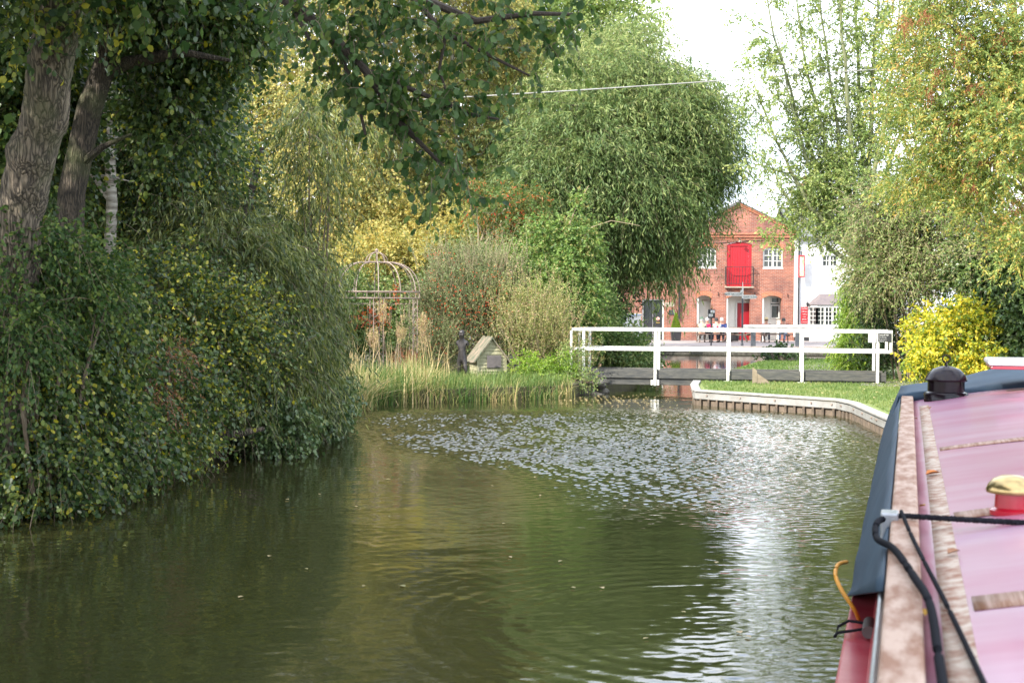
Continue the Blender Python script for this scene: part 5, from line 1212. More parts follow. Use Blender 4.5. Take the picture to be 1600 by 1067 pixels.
    # filling hedge trees further along the dark bank
    tree('hawthorn_tree', 'dense dark green hawthorn rising behind the left bank shrubs', 'tree', [Vector((-6.5, 25, .2)), Vector((-6.4, 25, 3)), Vector((-6.0, 25, 6))], [.16, .13, .06],
         [E(270, 300, 25, 130, 130, 1.3), E(270, 160, 26, 90, 130, 1.3), E(230, 380, 24.5, 150, 130, 1.2), E(360, 395, 25, 70, 80, 1.1)], 'leaf_shade', 2700, 4, 106, nl=16, L=.4, k=7, leaf=.075, aspect=.6, cr=.35, hang=.25, tmean=.40, tvar=.22, shell=.6)
    # osier willow trailing to the water
    osier = [E(385, 470, 22.5, 105, 100, 1.2), E(330, 430, 22, 100, 110, 1.2), E(415, 575, 22.5, 70, 70, 1.1), E(420, 410, 25, 58, 70, 1.1), E(460, 545, 25, 38, 65, .9), E(370, 590, 21.5, 85, 60, 1.0), E(465, 470, 26, 38, 70, .8)]
    tree('osier_willow', 'dark narrow-leaved willow trailing over the left bank water', 'tree', [Vector((-5.2, 23.5, .1)), Vector((-5.0, 23.5, 1.2)), Vector((-4.7, 24, 3.0)), Vector((-4.4, 25, 5.0))], [.2, .16, .1, .05], osier, 'leaf_osier', 2400, 5, 107, nl=20, lr=.04, L=.7, k=10, leaf=.14, aspect=.16, droop=.7, hang=.8, out=.7, cr=.35, tmean=.42, tvar=.25, shell=.55, zmin=.4, bf=.1, upb=.2)
    foliage_t = shrub('hanging_willow', 'loose hanging willow sprays in front of the yellow birches', 'tree', [E(470, 230, 24, 40, 90, .5), E(510, 290, 24.5, 35, 70, .5), E(540, 200, 25, 30, 50, .4), E(500, 170, 24.5, 40, 40, .4)], 'leaf_osier', 110, 4, 117, L=.6, k=10, leaf=.15, aspect=.17, droop=.9, hang=.9, cr=.25, tmean=.5, shell=.7, stems=6, base_z=2, upb=.2)
    # near brambles
    br = [E(40, 480, 16.4, 100, 80, .8), E(130, 530, 16.8, 80, 90, .8), E(20, 620, 15.4, 90, 90, .8), E(130, 640, 16.3, 80, 70, .7), E(50, 735, 15.1, 90, 45, .6), E(150, 710, 16.4, 60, 38, .5), E(200, 660, 17.4, 55, 60, .6), E(240, 600, 18.2, 50, 60, .7), E(230, 720, 17.6, 34, 18, .35), E(60, 560, 15.5, 50, 40, .4), E(10, 790, 14.6, 50, 24, .3), E(110, 770, 15.6, 40, 16, .3)]
    shrub('bramble_thicket', 'dark bramble and ivy thicket at the near left bank', 'shrub', br, 'leaf_shade', 800, 9, 108, L=.5, k=10, leaf=.058, aspect=.8, shape='oval', droop=.7, hang=.4, cr=.25, tmean=.42, tvar=.27, shell=.5, zmin=.1, stems=30, twm=M['twig'], tw=.3, upb=.5)
    sh2 = [E(20, 400, 15, 110, 40, .6), E(110, 440, 15.5, 80, 50, .6), E(20, 520, 14.6, 50, 70, .5)]
    shrub('elder_shrub', 'blue-green leafy shrub in front of the leaning trunk', 'shrub', sh2, 'leaf_alder', 520, 4, 109, L=.4, k=8, leaf=.055, aspect=.6, shape='oval', droop=.5, hang=.4, cr=.2, tmean=.5, stems=8)
    lo_ = [E(270, 600, 19.5, 80, 90, .9), E(330, 520, 20.5, 100, 90, 1), E(250, 700, 18.5, 50, 40, .6), E(250, 480, 20, 100, 90, 1)]
    shrub('bank_thicket', 'mixed yellow-flecked green thicket behind the brambles', 'shrub', lo_, 'leaf_shade', 620, 9, 110, L=.5, k=8, leaf=.055, aspect=.75, shape='oval', droop=.3, hang=.4, cr=.3, tmean=.5, tvar=.27, shell=.55, zmin=.12, stems=20)
    shrub('ivy_mound', 'low glossy ivy mound touching the water under the willow', 'shrub', [E(430, 665, 21.3, 60, 38, .6), E(490, 640, 23.5, 45, 35, .6), E(515, 620, 26, 36, 36, .5)], 'leaf_dark_ivy', 420, 5, 111, L=.25, k=8, leaf=.06, aspect=.85, shape='oval', droop=.5, hang=.5, cr=.2, tmean=.5, zmin=.06, stems=6)
    # dry twigs and roots over the water
    w = MB(); rr_ = random.Random(12)
    for i in range(46):
        px = rr_.uniform(40, 420); Yb = 15 + (px / 420) * 6.5; b0 = Vector((at(px, 700, Yb).x - .3, Yb, rr_.uniform(.3, .6))); q = [b0]
        for j in range(5): q.append(q[-1] + Vector((rr_.uniform(.02, .16), rr_.uniform(-.12, .05), rr_.uniform(-.16, .05))))
        for p_ in q: p_.z = max(p_.z, -.05)
        w.tube(q, [.010, .008, .007, .005, .004, .002], 5)
    tag(w.build('dead_twigs', M['twig_pale']), 'bare dry twigs dipping into the water along the left bank', 'twigs', kind='stuff')
    lg = MB(); a = at(315, 700, 20.3); lg.tube([Vector((a.x - .4, a.y + .4, .35)), Vector((a.x, a.y, .33)), Vector((a.x + .5, a.y - .1, .42)), Vector((a.x + .9, a.y, .5))], [.09, .08, .06, .03], 9); tag(lg.build('fallen_log', M['bark']), 'half-rotten log low above the water under the willow', 'log')
    # sedge tuft
    rng = np.random.default_rng(31); n = 500; c = at(235, 690, 18.4); P = np.stack([c.x + rng.normal(0, .25, n) - .1, c.y + rng.normal(0, .3, n), np.full(n, .25)], 1)
    o = blades('sedge_tuft', None, M['grass_blade'], P, rng.uniform(.4, .95, n), rng.uniform(.012, .02, n), 32, .45, tmean=.35, tvar=.2); tag(o, 'tuft of long dark sedge leaves at the left water edge', 'sedge')
left_side()
def shade_trees():
    # unseen alders added out of frame to shade the left bank and the boat
    for i, (x, y, lab) in enumerate(((-11.5, 20, 'unseen alder added far left to shade the bank'), (-8.6, -2.5, 'unseen alder added on the left bank to shade the boat'), (-8.8, 4.5, 'second unseen alder added inland on the left bank for shade'), (-8.2, -9, 'unseen alder added behind the boat for shade'))):
        z = 9.6 if i else 6.2
        tree('shade_alder', lab, 'tree', [Vector((x, y, .2)), Vector((x + .2, y, 4)), Vector((x, y, 8.5))], [.3, .24, .1], [(x, y, z, 3.2, 4.2, 3.0), (x + 1, y + 1, z + 2, 2.6, 3.4, 2.2)], 'leaf_alder', 1300, 5, 130 + i, nl=12, group='unseen shade alders added along the left bank', L=.7, k=7, leaf=.2, aspect=.8, cr=.6, tw=0)
shade_trees()
shrub('dying_fronds', 'rusty brown dying fronds hanging among the near brambles', 'weeds', [E(238, 600, 17.3, 22, 40, .2), E(262, 560, 18, 20, 24, .2)], 'weed_rust', 40, 4, 240, L=.4, k=12, leaf=.05, aspect=.25, droop=.8, hang=.2, cr=.15, tmean=.6, stems=4)
rngl = np.random.default_rng(78); q = pts_in([(4.6, 33.2), (6.9, 30.6), (7.2, 28), (7, 24), (12, 23), (13, 38), (5.2, 38)], 130, 79); n_ = len(q)
V_, F_, t_ = leaves(rngl, np.concatenate([q, np.full((n_, 1), .355)], 1), np.concatenate([ruv(rngl, n_)[:, :2], np.full((n_, 1), .1)], 1), rngl.uniform(.05, .09, n_), rngl.uniform(.04, .06, n_), np.clip(rngl.normal(.75, .2, n_), 0, 1), 'oval', 8)
tag(np_mesh('lawn_leaves', V_, F_, 4, M['reed'], None, t_), 'few dry tan leaves fallen on the lawn', 'fallen leaves', kind='stuff')

# ---------------------------------------------------------------- vegetation, middle
def middle():
    BS = dict(bark='birch', L=.6, k=8, leaf=.10, aspect=.7, droop=.5, hang=.5, cr=.5, tmean=.45, tvar=.27, shell=.55, tw=.5, twr=.008)
    tree('yellow_birch', 'tall yellowing birch at the left of the garden trees', 'tree', [Vector((-6.2, 47, .3)), Vector((-6, 47, 4)), Vector((-5.6, 47, 9)), Vector((-5.4, 47, 12.5))], [.16, .14, .08, .03], [E(500, 150, 47, 90, 130, 1.8), E(540, -20, 47, 100, 100, 1.8), E(520, 300, 46, 90, 110, 1.6), E(420, 200, 49, 80, 150, 1.5), E(560, -90, 47, 90, 50, 1.5), E(370, 80, 49, 90, 120, 1.6), E(600, 20, 49, 50, 110, 1.4), E(590, 175, 47, 55, 70, 1.4), E(460, 400, 46, 60, 60, 1.2)], 'leaf_birch', 4000, 4, 201, nl=26, group='yellow birches behind the garden', **BS)
    tree('yellow_birch', 'tall yellow-green birch between the alder spray and the willow', 'tree', [Vector((-2.6, 50, .3)), Vector((-2.6, 50, 4)), Vector((-2.3, 50, 9)), Vector((-2.0, 50, 13))], [.18, .15, .09, .03], [E(670, 120, 50, 100, 130, 1.8), E(740, 20, 51, 90, 110, 1.8), E(640, 280, 49, 100, 100, 1.6), E(690, -80, 50, 90, 50, 1.5), E(790, 80, 52, 60, 120, 1.5), E(770, 220, 51, 60, 70, 1.4), E(720, 190, 51, 50, 70, 1.4)], 'leaf_birch', 3100, 4, 202, nl=26, group='yellow birches behind the garden', **{**BS, 'tmean': .36})
    tree('far_ash', 'pale green tree top rising behind the left of the great willow', 'tree', [Vector((2.6, 62, .3)), Vector((2.7, 62, 6)), Vector((2.9, 62, 12))], [.3, .2, .08], [E(880, 10, 62, 110, 110, 2.5), E(800, 100, 62, 90, 150, 2.4), E(960, 40, 62, 70, 80, 2)], 'leaf_poplar', 1900, 4, 203, nl=14, L=.7, k=8, leaf=.14, aspect=.6, cr=.6, tmean=.35, tvar=.25)
    # great willow
    W = [E(945, 175, 50, 115, 90, 2.6), E(895, 240, 49, 105, 90, 2.6), E(1010, 200, 50, 100, 85, 2.4), E(1070, 210, 50, 68, 75, 1.9), E(1050, 290, 50, 62, 75, 1.9), E(960, 290, 48.5, 110, 75, 2.2), E(850, 295, 48, 65, 55, 1.8), E(975, 100, 51, 60, 50, 2), E(1010, 335, 49, 60, 42, 1.6), E(900, 350, 49.5, 100, 45, 1.6)]
    t = tree('great_willow', 'huge grey-green willow arching over the canal before the brick building', 'tree', [Vector((2.9, 51, .2)), Vector((3.0, 51, 2.2)), Vector((3.3, 51, 4.5)), Vector((3.6, 51, 8)), Vector((3.8, 51, 11))], [.45, .36, .26, .15, .06], W, 'leaf_willow', 2300, 11, 204, nl=34, lr=.09, L=1.1, k=11, leaf=.19, aspect=.2, droop=.6, hang=.45, out=.8, cr=.55, tmean=.36, tvar=.25, shell=.38, spread=.6, upb=.5, tz=.05, sub=1)
    foliage('hanging_sprays', t, M['leaf_willow'], [E(1000, 400, 49, 60, 30, 1.0), E(1050, 390, 49, 35, 30, .8), E(1030, 425, 49, 22, 16, .6), E(1070, 370, 50, 22, 26, .6), E(1118, 240, 50, 32, 50, .8), E(1085, 140, 50, 40, 36, .8), E(1040, 110, 50, 36, 30, .7)], 300, 4, 205, L=1.0, k=10, leaf=.24, aspect=.17, droop=.9, hang=.9, out=.3, cr=.4, tmean=.34, shell=.7, twname='sprays_twigs')
    shrub('holly_bush', 'dark shaded bush under the great willow', 'shrub', [E(945, 420, 52, 55, 60, 1.2), E(930, 480, 51, 40, 50, 1.1), E(895, 400, 52, 60, 60, 1.2), E(965, 380, 53, 50, 40, 1)], 'leaf_yew', 800, 5, 206, L=.5, k=8, leaf=.12, aspect=.6, cr=.4, tmean=.4, tvar=.2)
    # creeper mound
    shrub('creeper_mound', 'sunlit pale green creeper mound left of the willow', 'shrub', [E(865, 420, 41, 68, 80, 1.1), E(890, 480, 40.5, 50, 90, 1.0), E(845, 490, 40, 60, 70, 1.0), E(870, 560, 40, 45, 40, .8), E(905, 400, 41, 30, 60, .8), E(800, 440, 42, 50, 60, .9)], 'leaf_ivy', 1500, 5, 207, L=.22, k=9, leaf=.085, aspect=.7, droop=.5, hang=.35, cr=.28, tmean=.5, tvar=.25, shell=.3, zmin=.3)
    w = MB()
    for q in ([(905, 380), (925, 355), (955, 345), (985, 350), (1000, 353)], [(890, 350), (900, 325), (912, 305), (920, 290)]): w.tube([at(a, b_, 40.5) for a, b_ in q], [.02, .016, .012, .01, .006][:len(q)], 5)
    tt_ = thing('bramble_arch', 'single arching bramble stems above the creeper mound', 'bramble'); w.build('stem', M['twig_pale'], tt_)
    foliage('leaves', tt_, M['leaf_ivy'], [E(925, 352, 40.5, 14, 8, .1), E(960, 345, 40.5, 26, 5, .1), E(990, 351, 40.5, 14, 4, .1), E(905, 318, 40.5, 12, 26, .1)], 60, 2, 208, L=.12, k=4, leaf=.09, aspect=.7, cr=.08, tmean=.6, tw=0)
    # berry shrub
    t = shrub('cotoneaster_shrub', 'grey-green shrub full of red berries behind the statue', 'shrub', [E(720, 470, 39.5, 70, 60, 1.0), E(680, 500, 39.5, 40, 60, .9), E(770, 500, 39.5, 60, 60, .9), E(740, 430, 40, 55, 35, .8), E(700, 540, 39, 60, 40, .8), E(790, 460, 40, 40, 50, .7)], 'leaf_cotoneaster', 1300, 5, 209, L=.6, k=12, leaf=.05, aspect=.5, droop=.15, hang=.1, out=.6, up=.8, cr=.25, tmean=.42, tvar=.25, shell=.5, tw=.7, twr=.006, twm=M['twig_pale'])
    foliage('tall_shoots', t, M['leaf_cotoneaster'], [E(770, 420, 39.5, 60, 25, .6), E(690, 420, 39.5, 40, 15, .5)], 60, 2, 210, L=1.0, k=16, leaf=.05, aspect=.5, droop=.1, hang=0, out=.2, up=1.5, cr=.2, tmean=.6, tw=1, twr=.008, twm=M['twig_pale'], twname='shoot_twigs')
    rng = np.random.default_rng(44); C, O = sample(rng, [E(725, 470, 39.2, 80, 75, 1.1), E(775, 490, 39.2, 60, 60, 1.0), E(690, 510, 39.2, 50, 55, 1)], 1300, .3, .4); n = len(C); s = .017; oc = np.array([[1, 0, 0], [-1, 0, 0], [0, 1, 0], [0, -1, 0], [0, 0, 1], [0, 0, -1]]) * s
    V = (C[:, None] + oc).reshape(-1, 3); tri = np.array([[0, 2, 4], [2, 1, 4], [1, 3, 4], [3, 0, 4], [2, 0, 5], [1, 2, 5], [3, 1, 5], [0, 3, 5]]); Fq = (np.arange(n)[:, None, None] * 6 + tri).ravel()
    np_mesh('berries', V, Fq, 3, M['berry'], t)
    # pale seeding weeds
    shrub('willowherb_clump', 'tall buff seeding weeds in front of the creeper mound', 'weeds', [E(830, 520, 38, 40, 60, .7), E(800, 490, 38.5, 30, 50, .6), E(875, 520, 38, 30, 60, .6), E(850, 470, 38.5, 35, 30, .6), E(905, 560, 37.8, 18, 30, .4)], 'weed', 460, 4, 211, L=.5, k=12, leaf=.06, aspect=.35, up=1.5, out=.3, droop=.1, hang=.1, cr=.36, tmean=.3, tvar=.3, tw=.35, twm=M['twig_pale'], zmin=.25)
    shrub('green_waterside_bush', 'bright green bush at the water left of the bridge', 'shrub', [E(850, 600, 36, 35, 24, .5), E(835, 580, 36.5, 30, 30, .5), E(880, 590, 36.6, 24, 28, .4)], 'leaf_lime', 300, 5, 212, L=.2, k=8, leaf=.06, aspect=.6, cr=.15, tmean=.4, zmin=.1)
    shrub('dogwood_bush', 'dull green bush behind the left end of the bridge railing', 'shrub', [E(960, 548, 43.5, 55, 42, .9), E(925, 530, 43, 35, 45, .8), E(990, 562, 44.5, 34, 30, .6), E(935, 480, 44, 30, 35, .7)], 'leaf_hedge', 900, 5, 213, L=.35, k=8, leaf=.09, aspect=.6, cr=.25, tmean=.35, tvar=.25, zmin=.1)
    shrub('abutment_weeds', 'loose weeds growing over the stone by the bridge foot', 'weeds', [E(905, 595, 36.3, 22, 22, .4), E(895, 560, 36.8, 16, 30, .3), E(925, 600, 36.1, 10, 10, .2)], 'leaf_hedge', 110, 4, 214, L=.3, k=8, leaf=.05, aspect=.6, cr=.12, tmean=.5, zmin=.1)
    # sumac
    tree('sumac_tree', 'small sumac turning red above the creeper mound', 'tree', [Vector((at(745, 500, 43).x, 43, .3)), at(745, 400, 43), at(760, 350, 43)], [.06, .05, .03], [E(765, 320, 43, 38, 24, .6), E(800, 345, 42.5, 34, 38, .6), E(825, 310, 43, 30, 26, .5), E(735, 300, 43, 20, 14, .4)], 'leaf_sumac', 200, 3, 215, nl=14, lr=.025, bark='twig_pale', L=.4, k=12, leaf=.12, aspect=.28, droop=.6, hang=.3, cr=.25, tmean=.2, tvar=.3)
    shrub('golden_shrub', 'golden leafed shrub just behind the gazebo dome', 'shrub', [E(640, 400, 44, 70, 35, .9), E(580, 400, 44, 60, 40, .9), E(700, 380, 45, 50, 50, .9), E(620, 350, 46, 60, 45, 1)], 'leaf_birch', 900, 5, 216, L=.35, k=8, leaf=.09, aspect=.65, cr=.3, tmean=.6, tvar=.22)
    shrub('laurel_hedge', 'mid green hedge filling the garden behind the gazebo', 'shrub', [E(600, 480, 43, 90, 60, 1.1), E(540, 500, 42.5, 60, 70, 1), E(640, 540, 42, 70, 40, 1), E(690, 440, 44, 50, 60, 1), E(760, 400, 45, 60, 60, 1.1), E(800, 360, 46, 60, 60, 1.1)], 'leaf_hedge', 1500, 5, 217, L=.35, k=8, leaf=.09, aspect=.6, cr=.3, tmean=.45, tvar=.27)
    t = thing('rose_bush', 'few red-leaved rose stems inside the gazebo', 'shrub'); foliage('leaves', t, M['leaf_sumac'], [E(600, 487, 39.3, 12, 18, .3), E(570, 497, 39.3, 25, 8, .3), E(625, 460, 39.5, 10, 10, .2)], 40, 3, 218, L=.25, k=5, leaf=.06, aspect=.6, cr=.1, tmean=.85, tvar=.15, tw=1)
    # reeds
    rng = np.random.default_rng(51); edge = [(-3.75, 28.2), (-3.35, 30.2), (-3.1, 31.9), (-2, 33.0), (-.6, 33.7), (.7, 34.5), (1.4, 35.2)]
    def along(n, d0, d1):
        t = rng.random(n) * (len(edge) - 1); i = t.astype(int); f = t - i; e = np.array(edge); p = e[i] * (1 - f)[:, None] + e[i + 1] * f[:, None]; dd = rng.uniform(d0, d1, n)
        return np.stack([p[:, 0] - .4 * dd + rng.normal(0, .05, n), p[:, 1] + .9 * dd, np.full(n, .12)], 1)
    P = along(8600, -.35, 2.4); P[:, 2] = -.04; x = P[:, 0]; h = (.66 + .35 * np.exp(-((x + 2.6) / .9) ** 2) + .12 * np.sin(x * 5)) * np.where(x > -1.35, .74, 1) * rng.uniform(.5, 1.25, len(P))
    tt = np.clip(rng.normal(.3, .3, len(P)) + .2 * np.sin(x * 3.1 + P[:, 1]), 0, 1)
    tag(blades('reed_bed', None, M['reed'], P, h, rng.uniform(.012, .026, len(P)), 52, .75, tt), 'straw and green reeds fringing the garden bank', 'reeds', kind='stuff')
    P = along(170, .4, 3.2); k = P[:, 0] < -1.5; P = P[k]; n = len(P)
    tag(blades('tall_reeds', None, M['reed'], P, rng.uniform(.9, 1.6, n), rng.uniform(.014, .024, n), 53, .3, np.clip(rng.normal(.85, .15, n), 0, 1)), 'taller dry straw stems standing above the reed bed', 'reeds', kind='stuff')
    P = along(9000, -.12, 3.5); P[:, 2] = .28
    tag(blades('garden_grass', None, M['grass_blade'], P, rng.uniform(.08, .42, len(P)), np.full(len(P), .016), 54, .7, tmean=.4), 'rough green grass on the garden bank behind the reeds', 'grass', kind='stuff')
    t = shrub('russet_weed', 'rusty brown seeding weed mound low in the gazebo reeds', 'weeds', [E(635, 570, 37.5, 20, 16, .3)], 'weed_rust', 70, 5, 219, L=.2, k=10, leaf=.05, aspect=.3, up=.6, cr=.15, tmean=.6)
    shrub('plume_grass', 'pale feathery seed heads standing among the gazebo reeds', 'weeds', [E(600, 500, 37.2, 10, 26, .2), E(625, 520, 37.2, 8, 22, .2), E(660, 530, 37.2, 10, 28, .2), E(585, 540, 37.2, 10, 20, .2)], 'weed', 70, 3, 220, L=.3, k=16, leaf=.05, aspect=.3, up=2, out=.1, spread=.3, cr=.1, tmean=.75, tvar=.15, tw=1, twm=M['twig_pale'])
middle()
def backdrop():
    D = [(-22, 70, 'bushy green tree in the far left background', 9.5), (-14, 66, 'bushy green tree behind the left birch', 9.0), (-6, 68, 'bushy green tree behind both birches', 9.5), (-1.0, 64, 'green tree just left of the pale tree top', 8.5), (-11, 36, 'leafy green tree beyond the osier willow', 8), (-15, 30, 'leafy green tree inland behind the hawthorn', 8.5)]
    for i, (x, y, lab, h) in enumerate(D):
        tree('background_tree', lab, 'tree', [Vector((x, y, .3)), Vector((x, y, 3)), Vector((x, y, h * .8))], [.25, .2, .08], [(x, y, h * .55, 3.8, 3, h * .42), (x + 1, y, h * .3, 3.6, 2.5, h * .28), (x - 1, y, h * .8, 2.6, 2.2, h * .3)], 'leaf_far' if i % 2 == 0 else 'leaf_hedge', 1100, 5, 300 + i, group='trees closing the left background', nl=10, L=.6, k=8, leaf=.18, aspect=.6, cr=.5, tmean=.5, tw=0, shell=.35)
backdrop()

# ---------------------------------------------------------------- vegetation, right
def right_side():
    # airy multi-stemmed tree
    t = thing('airy_poplar', 'tall airy multi-stemmed poplar with sparse leaves against the sky', 'tree')
    rr_ = random.Random(21); Y = 45; mb = MB(); base = Vector((at(1345, 560, Y).x, Y, .3)); tips = []
    stems = [(1345, 380, 1190, -40), (1345, 370, 1235, -60), (1345, 360, 1275, -80), (1340, 340, 1305, -90), (1350, 330, 1335, -90), (1355, 320, 1375, -90), (1340, 400, 1180, 130), (1350, 330, 1410, -60), (1345, 420, 1200, 250), (1350, 340, 1450, 0), (1340, 410, 1215, 60)]
    bez = []
    for i, (x0, y0, x1, y1) in enumerate(stems):
        a = at(x0, y0, Y); b_ = at(x1, y1, Y + rr_.uniform(-1.8, 1.8)); cpt = at(x0 + (x1 - x0) * .62, y0 + (y1 - y0) * .28, Y + rr_.uniform(-.6, .6)) if i not in (3, 4, 5) else a.lerp(b_, .5)
        q = [base] ; n = 12
        for j in range(n + 1):
            s = j / n; p = a * (1 - s) ** 2 + cpt * 2 * s * (1 - s) + b_ * s * s; q.append(p + Vector((rr_.uniform(-.05, .05), rr_.uniform(-.05, .05), 0)))
        mb.tube(q, [.14] + [.085 * (1 - j / (n + 2)) + .006 for j in range(n + 1)], 8); bez.append(q[1:])
        for j in range(3, n + 1):
            for _ in range(2):
                s = rr_.choice((-1, 1)); e = q[j] + Vector((s * rr_.uniform(.3, 1.1), rr_.uniform(-.6, .6), rr_.uniform(.2, 1.0))); mb.tube([q[j], q[j].lerp(e, .5) + Vector((0, 0, -.05)), e], [.022, .014, .005], 5); tips.append((q[j], e))
    mb.build('trunk', M['bark_green'], t)
    rng = np.random.default_rng(61); ells = []
    for a, e in tips:
        for f in (.5, 1.0):
            p = a.lerp(e, f); ells.append((p.x, p.y, p.z, .26, .26, .22))
    foliage('crown', t, M['leaf_poplar'], ells, 2500, 3, 401, L=.34, k=8, leaf=.078, aspect=.7, droop=.3, hang=.3, cr=.12, tmean=.45, tvar=.25, shell=.8, tw=.9, twr=.006, twm=M['bark_green'])
    foliage('lower_leaves', t, M['leaf_poplar'], [E(1235, 350, 46, 50, 40, 1), E(1205, 370, 46, 22, 20, .5), E(1305, 330, 45, 42, 45, 1.0), E(1250, 300, 46, 60, 50, 1), E(1310, 280, 45, 60, 70, 1), E(1170, 250, 46, 26, 26, .4), E(1150, 30, 46, 20, 20, .3), E(1160, 110, 46, 26, 20, .3)], 300, 3, 402, L=.4, k=8, leaf=.09, aspect=.7, cr=.2, tmean=.5, shell=.8, tw=.8, twm=M['bark_green'], twname='lower_twigs')
    # ash turning yellow
    t = tree('ash_tree', 'yellowing ash with orange sprays and brown seed bunches top right', 'tree', [Vector((11.6, 30.5, .3)), Vector((11.4, 30.5, 3)), Vector((11.0, 30.5, 6)), Vector((10.6, 30.5, 9))], [.25, .2, .14, .05],
         [E(1530, 80, 30, 110, 110, 1.2), E(1480, 180, 30, 70, 80, 1.0), E(1570, 220, 29, 70, 90, 1.0), E(1440, 60, 31, 60, 90, 1.0), E(1470, 250, 31, 60, 60, 1.0), E(1405, 160, 31.5, 36, 90, .8), E(1420, 290, 32, 40, 40, .8), E(1590, 130, 30, 60, 150, 1.0), E(1500, -50, 30, 120, 70, 1.2), E(1540, 310, 30, 70, 50, .8), E(1590, 380, 29.5, 50, 60, .8), E(1500, 250, 31, 50, 50, .8)], 'leaf_ash', 2500, 3, 403, nl=34, lr=.03, bark='twig_pale', L=.34, k=14, leaf=.09, aspect=.34, droop=.35, hang=.15, cr=.3, tmean=.32, tvar=.27, shell=.6, twr=.005)
    foliage('seed_bunches', t, M['seed'], [E(a, b_, 29.3, 9, 10, .15) for a, b_ in ((1412, 40), (1447, 30), (1505, 60), (1497, 90), (1520, 140), (1455, 140), (1497, 185), (1520, 285), (1565, 60), (1585, 320), (1470, 110), (1545, 250))], 90, 5, 404, L=.12, k=8, leaf=.045, aspect=.35, droop=1, hang=1.2, cr=.08, tw=0)
    t['label'] = 'yellowing ash with orange sprays and brown seed bunches top right'
    # twiggy hedge mass
    shrub('twiggy_hedge', 'dense twiggy hedge of pale bare stems above the yellow shrub', 'hedge', [E(1390, 340, 38, 70, 65, 1.0), E(1372, 395, 38.5, 34, 60, .9), E(1450, 380, 37.5, 70, 70, 1.0), E(1400, 430, 37.5, 80, 50, 1.0), E(1480, 300, 37, 60, 60, 1.0), E(1530, 400, 36, 60, 60, 1)], 'leaf_hedge', 1700, 4, 405, L=.5, k=9, leaf=.07, aspect=.65, droop=.35, hang=.3, cr=.3, tmean=.52, tvar=.27, shell=.45, tw=1.0, twr=.008, twm=M['twig_pale'])
    shrub('wisteria_bush', 'drooping light green bush right of the bay window', 'shrub', [E(1350, 500, 39.5, 26, 60, .8), E(1338, 550, 39, 26, 32, .6), E(1360, 450, 40, 32, 30, .8)], 'leaf_lime', 520, 5, 406, L=.4, k=12, leaf=.10, aspect=.3, droop=.9, hang=.5, cr=.2, tmean=.4, tvar=.25, shell=.4, zmin=.35)
    shrub('dark_yew', 'dark green yew bush behind the bridge rail end', 'shrub', [E(1385, 500, 38.5, 36, 70, .8), E(1370, 555, 38.5, 34, 28, .6), E(1360, 470, 39.5, 30, 40, .7)], 'leaf_yew', 800, 5, 407, L=.3, k=10, leaf=.06, aspect=.35, out=.6, up=.3, cr=.22, tmean=.5, shell=.4, zmin=.33)
    shrub('yellow_privet', 'bright yellow shrub right of the bridge end', 'shrub', [E(1475, 540, 35, 42, 32, .7), E(1520, 500, 35, 32, 24, .6), E(1445, 562, 34.6, 22, 24, .4), E(1525, 562, 34.6, 34, 20, .5), E(1438, 510, 35.6, 15, 22, .4), E(1490, 500, 35.2, 18, 18, .4)], 'leaf_yellow', 470, 5, 408, L=.2, k=8, leaf=.085, aspect=.55, cr=.3, tmean=.5, tvar=.33, shell=.35, shape='oval', zmin=.33, upb=.9)
    shrub('holly_hedge', 'glossy dark ivy hedge between the yellow shrub and frame edge', 'hedge', [E(1575, 460, 35.5, 50, 55, .9), E(1600, 540, 35.3, 34, 50, .8), E(1530, 425, 36, 45, 40, .9), E(1595, 395, 35.3, 50, 45, .9), E(1600, 500, 34.8, 34, 50, .7)], 'leaf_dark_ivy', 1000, 5, 409, L=.3, k=8, leaf=.085, aspect=.75, shape='oval', cr=.25, tmean=.55, tvar=.3, shell=.35, hang=.5, zmin=.33)
    mb = MB(); rr_ = random.Random(4)
    for i in range(14):
        a = at(rr_.uniform(1540, 1600), rr_.uniform(330, 400), 32); q = [a]
        for j in range(5): q.append(q[-1] + Vector((-rr_.uniform(.08, .22), 0, rr_.uniform(-.12, .10))))
        mb.tube(q, [.014, .012, .010, .008, .006, .003], 5)
    tag(mb.build('bare_branches', M['twig_pale']), 'pale leafless branches reaching left in front of the ash', 'branches')
    for i, (x, y, lab, h) in enumerate([(19, 40, 'leafy green tree right beyond the hedge', 7.5), (17, 33, 'leafy green tree behind the ivy hedge', 6.5), (22, 60, 'leafy green tree beyond the white inn end', 8)]):
        tree('hedge_tree', lab, 'tree', [Vector((x, y, .3)), Vector((x, y, 3)), Vector((x, y, h * .8))], [.2, .15, .06], [(x, y, h * .5, 3.0, 2.5, h * .42)], 'leaf_hedge', 800, 5, 420 + i, nl=10, group='trees closing the right background', L=.5, k=8, leaf=.13, aspect=.6, cr=.4, tmean=.55, tw=0, shell=.4)
right_side()

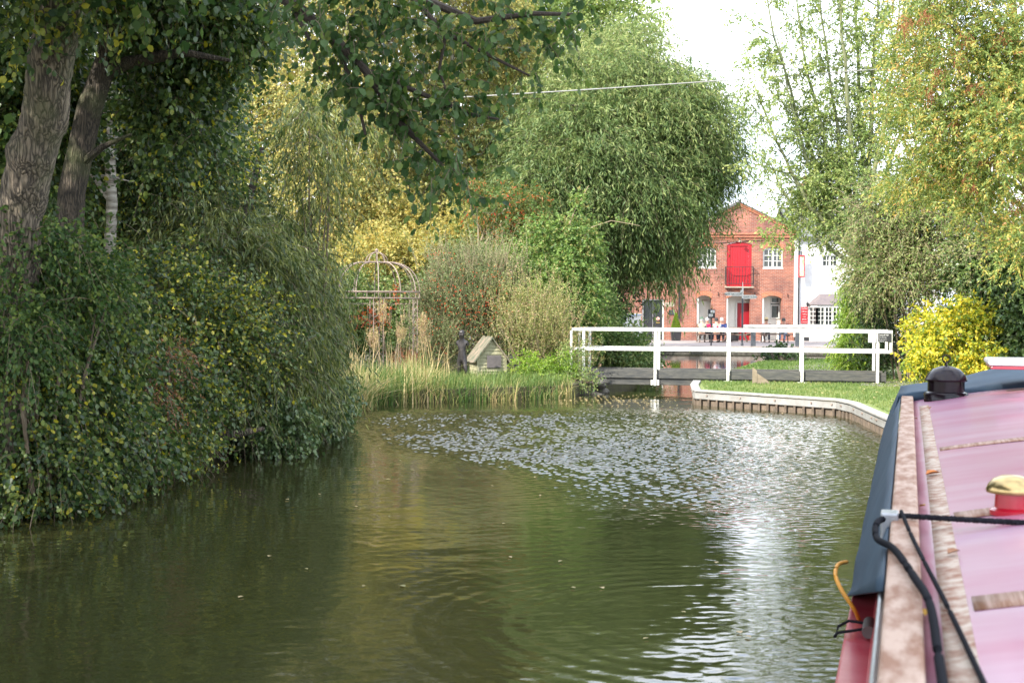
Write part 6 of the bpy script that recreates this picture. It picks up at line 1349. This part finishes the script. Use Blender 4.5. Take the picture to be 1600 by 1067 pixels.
# ---------------------------------------------------------------- floating leaves
rng = np.random.default_rng(71); n = 360
x = np.concatenate([rng.normal(2.4, 1.1, 240), rng.uniform(-4, 6, 120)]); y = np.concatenate([rng.normal(33.8, 1.1, 240), rng.uniform(8, 33, 120)]); k = ~((y > 32.0) & (x > 4.0)) & ~((y > 31.4 + .85 * (x + 3.2)) & (y > 31.5)); k &= x > (-4.2 + .03 * y); x = x[k]; y = y[k]; n = len(x)
P = np.stack([x, y, np.full(n, .012)], 1); A = np.stack([np.cos(x * 50), np.sin(x * 50), np.full(n, .02)], 1)
V, Fq, tq = leaves(rng, P, A, rng.uniform(.035, .07, n), rng.uniform(.03, .05, n), np.clip(rng.normal(.8, .2, n), 0, 1), 'oval', 30)
tag(np_mesh('floating_leaves', V, Fq, 4, M['reed'], None, tq), 'scattered tan leaves floating near the bridge', 'fallen leaves', kind='stuff')
print('faces', sum(len(o.data.polygons) for o in bpy.data.objects if o.type == 'MESH'))
